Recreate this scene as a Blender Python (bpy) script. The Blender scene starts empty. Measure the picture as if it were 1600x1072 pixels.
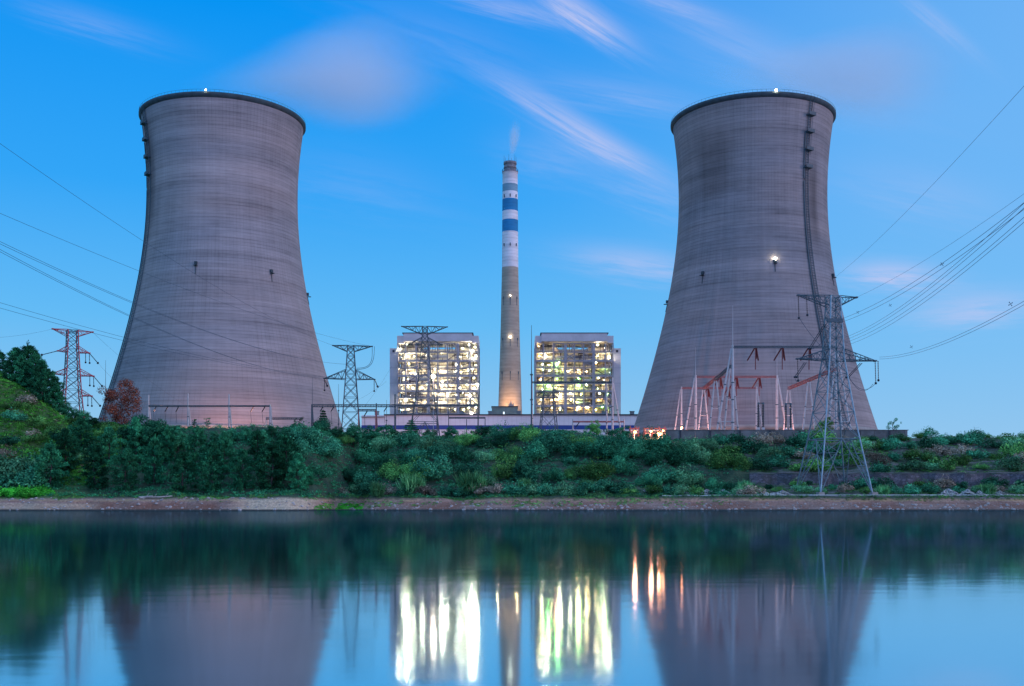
import bpy, math, random
import numpy as np
from mathutils import Vector, Matrix

# ------------------------------------------------------------------ camera, world, sun, exposure
S = bpy.context.scene
COL = S.collection
EYE = 1.7            # eye height above the lake
FPX = 1700.0         # focal length in photo pixels (1600 wide)
HOR = 786.0          # photo row of the horizon
cam_d = bpy.data.cameras.new('camera')
cam = bpy.data.objects.new('camera', cam_d)
COL.objects.link(cam)
cam.location = (0, 0, EYE)
cam.rotation_euler = (math.radians(90), 0, 0)
cam_d.sensor_width = 36.0
cam_d.lens = 36.0 * FPX / 1600.0
cam_d.shift_y = (HOR - 536.0) / 1600.0
cam_d.clip_start = 0.5
cam_d.clip_end = 20000
S.camera = cam
S.view_settings.view_transform = 'Standard'
S.view_settings.look = 'None'
S.view_settings.exposure = 0.0
S.view_settings.gamma = 1.0
S.cycles.use_denoising = True
S.cycles.max_bounces = 5
S.cycles.diffuse_bounces = 2
S.cycles.glossy_bounces = 3
S.cycles.volume_bounces = 4
S.cycles.transparent_max_bounces = 6
S.cycles.sample_clamp_indirect = 8.0
S.cycles.use_light_tree = True
S.cycles.volume_step_rate = 1.0
S.cycles.volume_max_steps = 64


def P(px, py, D):
    """World point that lies D metres away on the ray through photo pixel (px, py)."""
    return Vector(((px - 800.0) / FPX * D, D, EYE + (HOR - py) / FPX * D))


def srgb(r, g, b):
    def f(c):
        c /= 255.0
        return c / 12.92 if c <= 0.04045 else ((c + 0.055) / 1.055) ** 2.4
    return (f(r), f(g), f(b), 1.0)


class NT:
    """small helper to write node trees"""
    def __init__(self, tree):
        self.t = tree
        self.n = tree.nodes
        self.l = tree.links

    def new(self, kind, **kw):
        n = self.n.new(kind)
        for k, v in kw.items():
            setattr(n, k, v)
        return n

    def set(self, sock, v):
        if v is None:
            return
        if hasattr(v, 'is_output') or hasattr(v, 'links'):
            self.l.new(v, sock)
        else:
            sock.default_value = v

    def math(self, op, a, b=None, c=None, clamp=False):
        n = self.new('ShaderNodeMath', operation=op, use_clamp=clamp)
        self.set(n.inputs[0], a)
        self.set(n.inputs[1], b)
        self.set(n.inputs[2], c)
        return n.outputs[0]

    def mix(self, fac, a, b, mode='MIX'):
        n = self.new('ShaderNodeMixRGB', blend_type=mode)
        self.set(n.inputs[0], fac)
        self.set(n.inputs[1], a)
        self.set(n.inputs[2], b)
        return n.outputs[0]

    def noise(self, vec, scale, detail=4.0, rough=0.55, dist=0.0):
        n = self.new('ShaderNodeTexNoise')
        self.set(n.inputs['Vector'], vec)
        n.inputs['Scale'].default_value = scale
        n.inputs['Detail'].default_value = detail
        n.inputs['Roughness'].default_value = rough
        n.inputs['Distortion'].default_value = dist
        return n.outputs[0]

    def mapping(self, vec, scale=(1, 1, 1), rot=(0, 0, 0), loc=(0, 0, 0)):
        n = self.new('ShaderNodeMapping')
        self.set(n.inputs['Vector'], vec)
        n.inputs['Scale'].default_value = scale
        n.inputs['Rotation'].default_value = rot
        n.inputs['Location'].default_value = loc
        return n.outputs[0]

    def ramp(self, fac, stops, interp='LINEAR'):
        n = self.new('ShaderNodeValToRGB')
        n.color_ramp.interpolation = interp
        e = n.color_ramp.elements
        while len(e) < len(stops):
            e.new(0.5)
        for el, (p, c) in zip(e, stops):
            el.position = p
            el.color = c if len(c) == 4 else (*c, 1)
        self.set(n.inputs[0], fac)
        return n.outputs[0]

    def smooth(self, v, a, b, lo=0.0, hi=1.0):
        n = self.new('ShaderNodeMapRange', interpolation_type='SMOOTHSTEP', clamp=True)
        self.set(n.inputs[0], v)
        n.inputs[1].default_value = a
        n.inputs[2].default_value = b
        n.inputs[3].default_value = lo
        n.inputs[4].default_value = hi
        return n.outputs[0]

    def sep(self, v):
        n = self.new('ShaderNodeSeparateXYZ')
        self.set(n.inputs[0], v)
        return n.outputs

    def comb(self, x, y, z=0.0):
        n = self.new('ShaderNodeCombineXYZ')
        self.set(n.inputs[0], x)
        self.set(n.inputs[1], y)
        self.set(n.inputs[2], z)
        return n.outputs[0]


SUN_EL, SUN_AZ = math.radians(12), math.radians(111)     # azimuth from +Y towards +X: behind the camera, to its right
world = bpy.data.worlds.new('World')
S.world = world
world.use_nodes = True
w = NT(world.node_tree)
for n in list(w.n):
    w.n.remove(n)
geo = w.new('ShaderNodeTexCoord')
dx, dy, dz = w.sep(geo.outputs['Generated'])
# twilight gradient: pale near the horizon, deep blue above; unseen zenith brightened to add fill light
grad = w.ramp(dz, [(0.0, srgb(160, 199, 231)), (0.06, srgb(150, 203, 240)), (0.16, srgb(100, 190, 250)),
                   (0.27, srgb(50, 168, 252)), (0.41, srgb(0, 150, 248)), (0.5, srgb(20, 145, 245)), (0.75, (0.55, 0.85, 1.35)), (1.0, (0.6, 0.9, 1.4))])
# paler and a little violet to the right of the view
side = w.math('MULTIPLY', w.smooth(dx, -0.1, 0.48), w.smooth(dz, 0.02, 0.3, 0.35, 0.62))
grad = w.mix(side, grad, srgb(138, 197, 250))
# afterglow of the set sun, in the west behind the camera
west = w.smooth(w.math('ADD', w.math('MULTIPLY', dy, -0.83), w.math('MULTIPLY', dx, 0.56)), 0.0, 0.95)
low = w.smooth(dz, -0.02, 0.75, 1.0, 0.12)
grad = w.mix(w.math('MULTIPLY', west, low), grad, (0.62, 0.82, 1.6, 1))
# thin wind-drawn clouds at great height, as soft streaks on the sky
up = w.math('DIVIDE', dx, w.math('MAXIMUM', dy, 0.05))
vp = w.math('DIVIDE', dz, w.math('MAXIMUM', dy, 0.05))
cl = None
STREAKS = [  # photo x, y, half length, half width, slope angle (deg, down to the right), strength
    (905, 20, 110, 26, 33, 0.75), (800, 12, 120, 20, 14, 0.35), (1060, 10, 90, 16, 18, 0.3),
    (880, 185, 150, 24, 31, 0.5), (950, 235, 110, 26, 24, 0.42), (860, 245, 90, 40, 12, 0.16), (1020, 300, 120, 40, 18, 0.2), (700, 60, 200, 60, 20, 0.12), (1150, 60, 200, 40, 24, 0.16), (980, 150, 160, 30, 10, 0.22),
    (1000, 412, 130, 30, 8, 0.5), (1400, 430, 90, 26, 4, 0.75), (1530, 480, 130, 34, -4, 0.5), (1250, 120, 260, 60, 14, 0.12),
    (560, 285, 180, 60, 10, 0.10), (1440, 300, 160, 50, 12, 0.16), (140, 35, 140, 26, 16, 0.16), (1470, 40, 90, 16, 40, 0.3)]
for (sx, sy, hl, hw, ang, st) in STREAKS:
    a = math.radians(-ang)
    x0 = w.math('SUBTRACT', up, (sx - 800) / FPX)
    y0 = w.math('SUBTRACT', vp, (HOR - sy) / FPX)
    u = w.math('ADD', w.math('MULTIPLY', x0, math.cos(a) * FPX / hl), w.math('MULTIPLY', y0, math.sin(a) * FPX / hl))
    v = w.math('ADD', w.math('MULTIPLY', x0, -math.sin(a) * FPX / hw), w.math('MULTIPLY', y0, math.cos(a) * FPX / hw))
    nz = w.noise(w.comb(w.math('MULTIPLY', u, 0.7), w.math('MULTIPLY', v, 1.9), sx * 0.37), 1.6, 7.0, 0.66)
    v2 = w.math('ADD', v, w.math('MULTIPLY', w.math('SUBTRACT', nz, 0.5), 1.5))
    r2 = w.math('ADD', w.math('MULTIPLY', u, u), w.math('MULTIPLY', v2, v2))
    g = w.math('MULTIPLY', w.math('POWER', 2.718, w.math('MULTIPLY', r2, -1.6)), st)
    g = w.math('MULTIPLY', g, w.smooth(nz, 0.25, 0.7, 0.35, 1.15))
    cl = g if cl is None else w.math('ADD', cl, g)
cl = w.math('MULTIPLY', w.math('MINIMUM', cl, 0.85), w.smooth(dy, 0.05, 0.3))
grad = w.mix(cl, grad, srgb(200, 206, 246))
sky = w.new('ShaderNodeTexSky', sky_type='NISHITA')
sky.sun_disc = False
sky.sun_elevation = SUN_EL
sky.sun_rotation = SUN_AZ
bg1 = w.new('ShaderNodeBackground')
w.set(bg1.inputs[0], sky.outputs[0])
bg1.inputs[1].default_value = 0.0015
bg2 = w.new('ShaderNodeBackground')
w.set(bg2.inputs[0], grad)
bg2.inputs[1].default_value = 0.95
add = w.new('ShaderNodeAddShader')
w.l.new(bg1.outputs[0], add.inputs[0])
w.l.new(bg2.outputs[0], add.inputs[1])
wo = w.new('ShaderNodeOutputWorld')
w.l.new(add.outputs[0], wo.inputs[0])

sun_d = bpy.data.lights.new('sun', 'SUN')
sun_d.energy = 0.9
sun_d.angle = math.radians(22)
sun_d.color = (1.0, 0.68, 0.62)
sun = bpy.data.objects.new('sun', sun_d)
COL.objects.link(sun)
sd = Vector((math.sin(SUN_AZ) * math.cos(SUN_EL), math.cos(SUN_AZ) * math.cos(SUN_EL), math.sin(SUN_EL)))
sun.rotation_euler = sd.to_track_quat('Z', 'Y').to_euler()

# ------------------------------------------------------------------ scene helpers
class MB:
    def __init__(self):
        self.v = []
        self.f = []
        self.uv = None

    def box(self, c, s, rz=0.0):
        hx, hy, hz = s[0] / 2, s[1] / 2, s[2] / 2
        ca, sa = math.cos(rz), math.sin(rz)
        o = len(self.v)
        for z in (-hz, hz):
            for x, y in ((-hx, -hy), (hx, -hy), (hx, hy), (-hx, hy)):
                self.v.append((c[0] + x * ca - y * sa, c[1] + x * sa + y * ca, c[2] + z))
        for q in ((3, 2, 1, 0), (4, 5, 6, 7), (0, 1, 5, 4), (1, 2, 6, 5), (2, 3, 7, 6), (3, 0, 4, 7)):
            self.f.append(tuple(o + i for i in q))

    def box2(self, a, b):
        self.box([(a[i] + b[i]) / 2 for i in range(3)], [abs(a[i] - b[i]) for i in range(3)])

    def tube(self, p, q, r0, r1=None, n=6, caps=True):
        if r1 is None:
            r1 = r0
        p, q = Vector(p), Vector(q)
        d = q - p
        if d.length < 1e-6:
            return
        d.normalize()
        a = d.orthogonal().normalized()
        b = d.cross(a)
        o = len(self.v)
        for (c, r) in ((p, r0), (q, r1)):
            for i in range(n):
                t = 2 * math.pi * (i + 0.5) / n
                self.v.append(tuple(c + (a * math.cos(t) + b * math.sin(t)) * r))
        for i in range(n):
            j = (i + 1) % n
            self.f.append((o + i, o + j, o + n + j, o + n + i))
        if caps:
            self.f.append(tuple(o + i for i in reversed(range(n))))
            self.f.append(tuple(o + n + i for i in range(n)))

    def bar(self, p, q, r):
        self.tube(p, q, r, r, 4, False)

    def path(self, pts, r, n=5):
        pts = [Vector(p) for p in pts]
        o = len(self.v)
        for k, p in enumerate(pts):
            d = (pts[min(k + 1, len(pts) - 1)] - pts[max(k - 1, 0)]).normalized()
            a = d.cross(Vector((0, 0, 1)))
            if a.length < 1e-3:
                a = Vector((1, 0, 0))
            a.normalize()
            b = d.cross(a)
            rr = r[k] if isinstance(r, (list, tuple)) else r
            for i in range(n):
                t = 2 * math.pi * i / n
                self.v.append(tuple(p + (a * math.cos(t) + b * math.sin(t)) * rr))
        for k in range(len(pts) - 1):
            for i in range(n):
                j = (i + 1) % n
                self.f.append((o + k * n + i, o + k * n + j, o + (k + 1) * n + j, o + (k + 1) * n + i))

    def ball(self, c, r, nu=6, nv=4, sq=(1, 1, 1)):
        o = len(self.v)
        for j in range(1, nv):
            t = math.pi * j / nv
            for i in range(nu):
                a = 2 * math.pi * i / nu
                self.v.append((c[0] + r * sq[0] * math.sin(t) * math.cos(a), c[1] + r * sq[1] * math.sin(t) * math.sin(a), c[2] + r * sq[2] * math.cos(t)))
        top = len(self.v)
        self.v.append((c[0], c[1], c[2] + r * sq[2]))
        self.v.append((c[0], c[1], c[2] - r * sq[2]))
        for j in range(nv - 2):
            for i in range(nu):
                k = (i + 1) % nu
                self.f.append((o + j * nu + i, o + (j + 1) * nu + i, o + (j + 1) * nu + k, o + j * nu + k))
        for i in range(nu):
            k = (i + 1) % nu
            self.f.append((top, o + i, o + k))
            self.f.append((top + 1, o + (nv - 2) * nu + k, o + (nv - 2) * nu + i))

    def lathe(self, prof, n=64, c=(0, 0), a0=0.0, uvscale=None):
        """prof: list of (r, z); uv: metres round / metres up"""
        o = len(self.v)
        for (r, z) in prof:
            for i in range(n + 1):
                t = a0 + 2 * math.pi * i / n
                self.v.append((c[0] + r * math.cos(t), c[1] + r * math.sin(t), z))
        for j in range(len(prof) - 1):
            for i in range(n):
                self.f.append((o + j * (n + 1) + i, o + j * (n + 1) + i + 1, o + (j + 1) * (n + 1) + i + 1, o + (j + 1) * (n + 1) + i))
        if uvscale is not None:
            self.uv = []
            for (r, z) in prof:
                for i in range(n + 1):
                    self.uv.append((i / n * uvscale, z))


def mesh_obj(name, mb, mat, parent=None, origin=(0, 0, 0), smooth=False):
    me = bpy.data.meshes.new(name)
    o = Vector(origin)
    me.from_pydata([(v[0] - o[0], v[1] - o[1], v[2] - o[2]) for v in mb.v], [], mb.f)
    if mb.uv:
        lay = me.uv_layers.new(name='UVMap')
        for lp in me.loops:
            lay.data[lp.index].uv = mb.uv[lp.vertex_index]
    if smooth:
        me.polygons.foreach_set('use_smooth', [True] * len(me.polygons))
    me.materials.append(mat)
    ob = bpy.data.objects.new(name, me)
    COL.objects.link(ob)
    if parent is not None:
        ob.parent = parent
    return ob


def root_of(o):
    while o.parent is not None:
        o = o.parent
    return o


def part(name, mb, mat, parent, smooth=False, label=None):
    """a part modelled in world coordinates, moved into its thing's own space"""
    ob = mesh_obj(name, mb, mat, parent, root_of(parent).location, smooth)
    if label:
        ob['label'] = label
    return ob


def tag(o, label, cat, group=None):
    o['label'] = label
    o['category'] = cat
    if group:
        o['group'] = group
    return o


def thing(name, loc, label, cat, group=None):
    o = bpy.data.objects.new(name, None)
    o.empty_display_size = 1.0
    COL.objects.link(o)
    o.location = loc
    return tag(o, label, cat, group)


def single(name, mb, mat, loc, label, cat, group=None, smooth=False):
    """a thing that is one mesh; geometry in world coordinates, origin at its base"""
    o = mesh_obj(name, mb, mat, None, loc, smooth)
    o.location = loc
    return tag(o, label, cat, group)


def structure(name, mb, mat, smooth=False):
    o = mesh_obj(name, mb, mat, None, (0, 0, 0), smooth)
    o['kind'] = 'structure'
    return o


def dup(rt, loc, rz=0.0, sc=1.0, label=None, group=None):
    r = rt.copy()
    COL.objects.link(r)
    r.location = loc
    r.rotation_euler = (0, 0, rz)
    r.scale = sc if isinstance(sc, (tuple, list)) else (sc, sc, sc)
    if label:
        r['label'] = label
    if group:
        r['group'] = group
    for ch in list(rt.children):
        c = ch.copy()
        COL.objects.link(c)
        c.parent = r
        for g in ch.children:
            d = g.copy()
            COL.objects.link(d)
            d.parent = c
    return r


# ------------------------------------------------------------------ materials
def material(name):
    m = bpy.data.materials.new(name)
    m.use_nodes = True
    t = NT(m.node_tree)
    b = t.n['Principled BSDF']
    return m, t, b


def plain(name, col, rough=0.6, metal=0.0, var=0.25, scale=0.6, bump=0.0):
    m, t, b = material(name)
    tc = t.new('ShaderNodeTexCoord')
    nz = t.noise(tc.outputs['Object'], scale, 6.0, 0.6)
    f = t.smooth(nz, 0.25, 0.75, 1 - var, 1 + var)
    mul = t.new('ShaderNodeVectorMath', operation='SCALE')
    mul.inputs[0].default_value = col[:3]
    t.set(mul.inputs[3], f)
    t.set(b.inputs['Base Color'], mul.outputs[0])
    b.inputs['Roughness'].default_value = rough
    b.inputs['Metallic'].default_value = metal
    return m


def emitter(name, col, strength):
    m = bpy.data.materials.new(name)
    m.use_nodes = True
    t = NT(m.node_tree)
    for n in list(t.n):
        t.n.remove(n)
    e = t.new('ShaderNodeEmission')
    e.inputs[0].default_value = (*col, 1)
    e.inputs[1].default_value = strength
    o = t.new('ShaderNodeOutputMaterial')
    t.l.new(e.outputs[0], o.inputs[0])
    return m


def leaf_mat(name, c1, c2, c3, dark=0.5):
    m, t, b = material(name)
    g = t.new('ShaderNodeNewGeometry')
    oi = t.new('ShaderNodeObjectInfo')
    tc = t.new('ShaderNodeTexCoord')
    col = t.ramp(g.outputs['Random Per Island'], [(0.0, c1), (0.55, c2), (1.0, c3)])
    nz = t.noise(g.outputs['Position'], 0.16, 3.0)
    n2 = t.noise(g.outputs['Position'], 0.75, 2.0)
    f = t.math('MULTIPLY', t.smooth(nz, 0.3, 0.7, 1 - dark, 1 + dark), t.smooth(oi.outputs['Random'], 0, 1, 0.6, 1.75))
    f = t.math('MULTIPLY', f, t.smooth(n2, 0.3, 0.7, 0.6, 1.5))
    mul = t.new('ShaderNodeVectorMath', operation='SCALE')
    t.set(mul.inputs[0], col)
    t.set(mul.inputs[3], f)
    t.set(b.inputs['Base Color'], mul.outputs[0])
    b.inputs['Roughness'].default_value = 0.75
    b.inputs['Specular IOR Level'].default_value = 0.04
    return m


M = {}
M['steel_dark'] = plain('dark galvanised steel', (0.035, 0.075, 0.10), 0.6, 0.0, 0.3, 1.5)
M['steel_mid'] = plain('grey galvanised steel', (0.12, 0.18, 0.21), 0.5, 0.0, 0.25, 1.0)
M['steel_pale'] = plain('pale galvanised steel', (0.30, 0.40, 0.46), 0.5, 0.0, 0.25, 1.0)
M['steel_red'] = plain('red lead paint', (0.38, 0.03, 0.05), 0.6, 0.0, 0.3, 0.8)
M['steel_rust'] = plain('faded red steel', (0.30, 0.10, 0.10), 0.65, 0.0, 0.3, 0.8)
M['white_pole'] = plain('white painted concrete pole', (0.46, 0.45, 0.46), 0.6, 0.0, 0.15, 0.8)
M['black_ins'] = plain('dark glazed porcelain', (0.012, 0.018, 0.03), 0.35, 0.0, 0.2, 2.0)
M['wire'] = plain('weathered wire', (0.02, 0.05, 0.085), 0.6, 0.0, 0.1, 0.2)
M['bark'] = plain('bark', (0.06, 0.05, 0.045), 0.9, 0.0, 0.4, 2.0)
M['pale_bark'] = plain('pale bark', (0.22, 0.2, 0.2), 0.9, 0.0, 0.3, 2.0)
M['lamp_white'] = emitter('cool white lamp', (1.0, 0.86, 0.56), 560)
M['lamp_warm'] = emitter('warm lamp', (1.0, 0.62, 0.24), 480)
M['lamp_green'] = emitter('green tinted lamp', (0.3, 1.0, 0.2), 260)
M['lamp_sodium'] = emitter('sodium lamp', (1.0, 0.27, 0.07), 50)
M['lamp_beacon'] = emitter('beacon lamp', (1.0, 0.86, 0.62), 60)


def concrete_shell(name, seed, stain_u, stain2_u, tone=1.0):
    """board-marked concrete: lift joints, form ribs, weathering bands and stains; UV in (turn, metres)"""
    m, t, b = material(name)
    uv = t.new('ShaderNodeUVMap').outputs[0]
    u, v, _ = t.sep(uv)                       # u: metres round at the throat, v: height
    tc = t.new('ShaderNodeTexCoord')
    obj = tc.outputs['Object']
    # horizontal weathering of the lifts: noise that is nearly constant round the shell
    band = t.noise(t.comb(t.math('MULTIPLY', u, 0.006), t.math('MULTIPLY', v, 0.16), seed), 1.0, 8.0, 0.68)
    wide = t.noise(t.comb(t.math('MULTIPLY', u, 0.01), t.math('MULTIPLY', v, 0.03), seed + 7), 1.0, 3.0, 0.5)
    fine = t.noise(t.comb(t.math('MULTIPLY', u, 0.05), t.math('MULTIPLY', v, 0.7), seed + 3), 1.0, 5.0, 0.7)
    grit = t.noise(obj, 0.5, 5.0, 0.7)
    blot = t.noise(t.comb(t.math('MULTIPLY', u, 0.025), t.math('MULTIPLY', v, 0.035), seed + 31), 1.0, 6.0, 0.65)
    drip = t.noise(t.comb(t.math('MULTIPLY', u, 0.35), t.math('MULTIPLY', v, 0.012), seed + 41), 1.0, 4.0, 0.6)
    c = t.math('ADD', t.math('MULTIPLY', t.math('SUBTRACT', band, 0.5), 1.3), t.math('MULTIPLY', t.math('SUBTRACT', fine, 0.5), 0.75))
    c = t.math('ADD', c, t.math('MULTIPLY', t.math('SUBTRACT', grit, 0.5), 0.22))
    c = t.math('ADD', c, t.math('MULTIPLY', t.math('SUBTRACT', wide, 0.5), 0.5))
    c = t.math('ADD', c, t.math('MULTIPLY', t.math('SUBTRACT', blot, 0.5), 0.7))
    c = t.math('ADD', c, t.math('MULTIPLY', t.math('SUBTRACT', drip, 0.5), 0.35))
    # joints
    jv = t.math('FRACT', t.math('DIVIDE', v, 1.55))
    jv = t.smooth(t.math('ABSOLUTE', t.math('SUBTRACT', jv, 0.5)), 0.36, 0.48)
    ju = t.math('FRACT', t.math('DIVIDE', u, 1.7))
    ju = t.smooth(t.math('ABSOLUTE', t.math('SUBTRACT', ju, 0.5)), 0.36, 0.48)
    gridmask = t.smooth(t.noise(t.comb(t.math('MULTIPLY', u, 0.03), t.math('MULTIPLY', v, 0.03), seed + 11), 1.0, 2.0), 0.38, 0.62)
    ju = t.math('MULTIPLY', ju, gridmask)
    joint = t.math('ADD', t.math('MULTIPLY', jv, 0.20), t.math('MULTIPLY', ju, 0.13))
    val = t.math('MULTIPLY', t.math('SUBTRACT', t.math('ADD', 1.0, c), joint), tone)
    # dark soot stains running down
    def stain(u0, wd, v0, v1, dv, k, sd, drift=0.0):
        uu = t.math('SUBTRACT', u, u0)
        uu = t.math('ADD', uu, t.math('MULTIPLY', t.math('SUBTRACT', v, v1), drift))
        n_ = t.noise(t.comb(t.math('MULTIPLY', u, 0.12), t.math('MULTIPLY', v, 0.02), sd), 1.0, 4.0)
        d_ = t.math('ABSOLUTE', t.math('ADD', uu, t.math('MULTIPLY', t.math('SUBTRACT', n_, 0.5), wd * 1.2)))
        a_ = t.smooth(d_, 0.0, wd, 1.0, 0.0)
        b_ = t.math('MULTIPLY', t.smooth(v, v0, v0 + dv), t.smooth(v, v1 - dv, v1, 1.0, 0.0))
        return t.math('MULTIPLY', t.math('MULTIPLY', a_, b_), k)
    st = stain(stain_u[0], stain_u[1], stain_u[2], stain_u[3], 22, stain_u[4], seed + 20, stain_u[5])
    st2 = stain(stain2_u[0], stain2_u[1], stain2_u[2], stain2_u[3], 28, stain2_u[4], seed + 23, stain2_u[5])
    val = t.math('MULTIPLY', val, t.math('SUBTRACT', 1.0, t.math('MAXIMUM', st, st2)))
    tint = t.mix(t.smooth(wide, 0.3, 0.7), (0.27, 0.262, 0.285, 1), (0.305, 0.258, 0.255, 1))
    mul = t.new('ShaderNodeVectorMath', operation='SCALE')
    t.set(mul.inputs[0], tint)
    t.set(mul.inputs[3], val)
    t.set(b.inputs['Base Color'], mul.outputs[0])
    b.inputs['Roughness'].default_value = 0.9
    b.inputs['Specular IOR Level'].default_value = 0.2
    bp = t.new('ShaderNodeBump')
    bp.inputs['Strength'].default_value = 0.35
    bp.inputs['Distance'].default_value = 0.25
    t.set(bp.inputs['Height'], t.math('SUBTRACT', t.math('MULTIPLY', band, 0.5), joint))
    t.set(b.inputs['Normal'], bp.outputs[0])
    return m


M['rim'] = plain('dark weathered rim', (0.035, 0.06, 0.075), 0.8, 0.0, 0.35, 0.3)
M['concrete'] = plain('grey concrete', (0.30, 0.285, 0.27), 0.9, 0.0, 0.25, 0.25)
M['concrete_wet'] = plain('stained concrete wall', (0.135, 0.145, 0.15), 0.9, 0.0, 0.45, 0.22)
M['cladding'] = plain('white metal cladding', (0.50, 0.49, 0.53), 0.5, 0.0, 0.12, 0.15)
M['blue_band'] = plain('blue painted cladding', (0.012, 0.06, 0.30), 0.5, 0.0, 0.15, 0.3)
M['grey_block'] = plain('blue grey cladding', (0.16, 0.22, 0.25), 0.7, 0.0, 0.2, 0.2)
M['roof_dark'] = plain('dark roof edge', (0.03, 0.035, 0.05), 0.8, 0.0, 0.3, 0.4)
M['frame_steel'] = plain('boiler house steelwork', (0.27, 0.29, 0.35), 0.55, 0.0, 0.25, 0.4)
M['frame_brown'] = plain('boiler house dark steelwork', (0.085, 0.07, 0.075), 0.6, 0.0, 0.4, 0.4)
M['lagging'] = plain('aluminium lagging', (0.66, 0.64, 0.6), 0.45, 0.1, 0.3, 0.3)
M['deck'] = plain('grimy deck plate', (0.30, 0.28, 0.25), 0.7, 0.0, 0.4, 0.4)
M['boiler'] = plain('boiler casing', (0.50, 0.46, 0.40), 0.6, 0.0, 0.4, 0.2)
M['backwall'] = plain('boiler house back wall', (0.72, 0.68, 0.6), 0.8, 0.0, 0.4, 0.12)

# ------------------------------------------------------------------ terrain, water, road
GROUND = 22.3        # level of the plant yard


def sstep(x, a, b):
    t = np.clip((x - a) / (b - a), 0, 1)
    return t * t * (3 - 2 * t)


_rs = np.random.RandomState(4)
_waves = [(_rs.uniform(0.03, 0.5), _rs.uniform(0, 6.28), _rs.uniform(0, 6.28)) for _ in range(26)]


def wob(x, y):
    s = 0.0
    for k, a, p in _waves:
        s = s + np.sin(k * (x * math.cos(a) + y * math.sin(a)) * 2.2 + p) * (0.12 / (0.25 + k))
    return s * 0.35


SHX = [-4000, -200, -118, -90, -60, -51, -47.5, -44, -38, -34, -25, 0, 60, 120, 200, 4000]
SHY = [240, 246, 248, 247, 244, 243, 248, 268, 266, 258, 255, 253, 251, 250, 250, 250]


def shore(x):
    return np.interp(x, SHX, SHY) + 0.5 * np.sin(np.asarray(x) * 0.31) + 0.35 * np.sin(np.asarray(x) * 0.83 + 1)


def ground_z(x, y):
    x = np.asarray(x, float)
    y = np.asarray(y, float)
    d = y - shore(x)
    mid = np.interp(d, [-60, -3, 0, 5, 7.5, 8.5, 13, 22, 45, 70, 80, 100], [-5, -0.5, 0, 1.1, 1.9, 2.9, 3.6, 6.5, 14.2, 20.7, 21.7, GROUND])
    right = np.interp(d, [-60, -3, 0, 6.5, 7.5, 8.6, 10, 16, 24, 32.4, 33.6, 50, 76, 86, 100],
                      [-5, -0.5, 0, 1.5, 2.0, 3.3, 3.42, 3.45, 4.6, 6.0, 9.2, 13.5, 20.2, 21.6, GROUND])
    crest = np.interp(-x, [100, 106, 115, 124, 131, 142, 160, 200, 260], [22.0, 22.2, 23.2, 25.5, 31.0, 37.5, 45, 60, 72])
    f = np.interp(d, [9, 16, 50, 57, 95], [0, 0.09, 1, 1, 0])
    base = np.where(d > 57, GROUND, 3.0)
    left = np.where(d < 9, np.interp(d, [-60, -2, 0, 2.5, 4, 9], [-5, -0.6, 0, 0.8, 2.3, 3.2]), base + (crest - base) * f)
    wl = sstep(-x, 44, 56)
    wr = sstep(x, 28, 55)
    z = mid * (1 - wl - wr) + left * wl + right * wr
    z = z + 2.0 * np.exp(-((x - 10) / 16.0) ** 2) * sstep(d, 40, 75) * (1 - sstep(d, 82, 100))
    z = z - 1.1 * np.exp(-((x - 34) / 9.0) ** 2) * sstep(d, 50, 75) * (1 - sstep(d, 80, 100))
    n = wob(x, y) * sstep(d, 2, 12) * (1 - sstep(d, 95, 110))
    road = wr * sstep(d, 7.5, 9) * (1 - sstep(d, 16.5, 19))
    return z + n * (1 - road)


def gz(x, y):
    return float(ground_z(x, y))


xs = np.concatenate([[-5000, -2500, -1200, -600, -350, -260], np.arange(-215, 215.1, 1.2), [260, 350, 600, 1200, 2500, 5000]])
ys = np.concatenate([[185, 215, 235], np.arange(240, 275, 0.6), np.arange(275, 352, 1.1), [356, 365, 390, 440, 520, 700, 1000, 2000, 4000, 8000]])
XX, YY = np.meshgrid(xs, ys)
ZZ = ground_z(XX, YY)
me = bpy.data.meshes.new('ground')
nx, ny = len(xs), len(ys)
vv = np.stack([XX, YY, ZZ], -1).reshape(-1, 3)
ii = np.arange(nx * ny).reshape(ny, nx)
ff = np.stack([ii[:-1, :-1], ii[:-1, 1:], ii[1:, 1:], ii[1:, :-1]], -1).reshape(-1, 4)
me.from_pydata(vv.tolist(), [], ff.tolist())
me.polygons.foreach_set('use_smooth', [True] * len(me.polygons))
m, t, b = material('lake bank soil')
g = t.new('ShaderNodeNewGeometry')
px_, py_, pz_ = t.sep(g.outputs['Position'])
nz = t.noise(g.outputs['Position'], 0.35, 6.0, 0.65)
nf = t.noise(g.outputs['Position'], 2.2, 4.0, 0.7)
nb = t.noise(t.mapping(g.outputs['Position'], (0.05, 0.5, 3.0)), 1.0, 4.0, 0.6)
zz = t.math('ADD', pz_, t.math('MULTIPLY', t.math('SUBTRACT', nz, 0.5), 1.3))
beach = t.ramp(t.math('DIVIDE', zz, 4.0), [(0.0, (0.045, 0.035, 0.03)), (0.07, (0.15, 0.095, 0.08)), (0.3, (0.24, 0.135, 0.105)),
                                           (0.48, (0.23, 0.12, 0.09)), (0.58, (0.40, 0.26, 0.14)), (0.72, (0.20, 0.14, 0.07)), (0.85, (0.03, 0.05, 0.02))])
beach = t.mix(t.smooth(nb, 0.35, 0.7), beach, (0.30, 0.19, 0.165, 1))

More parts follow.
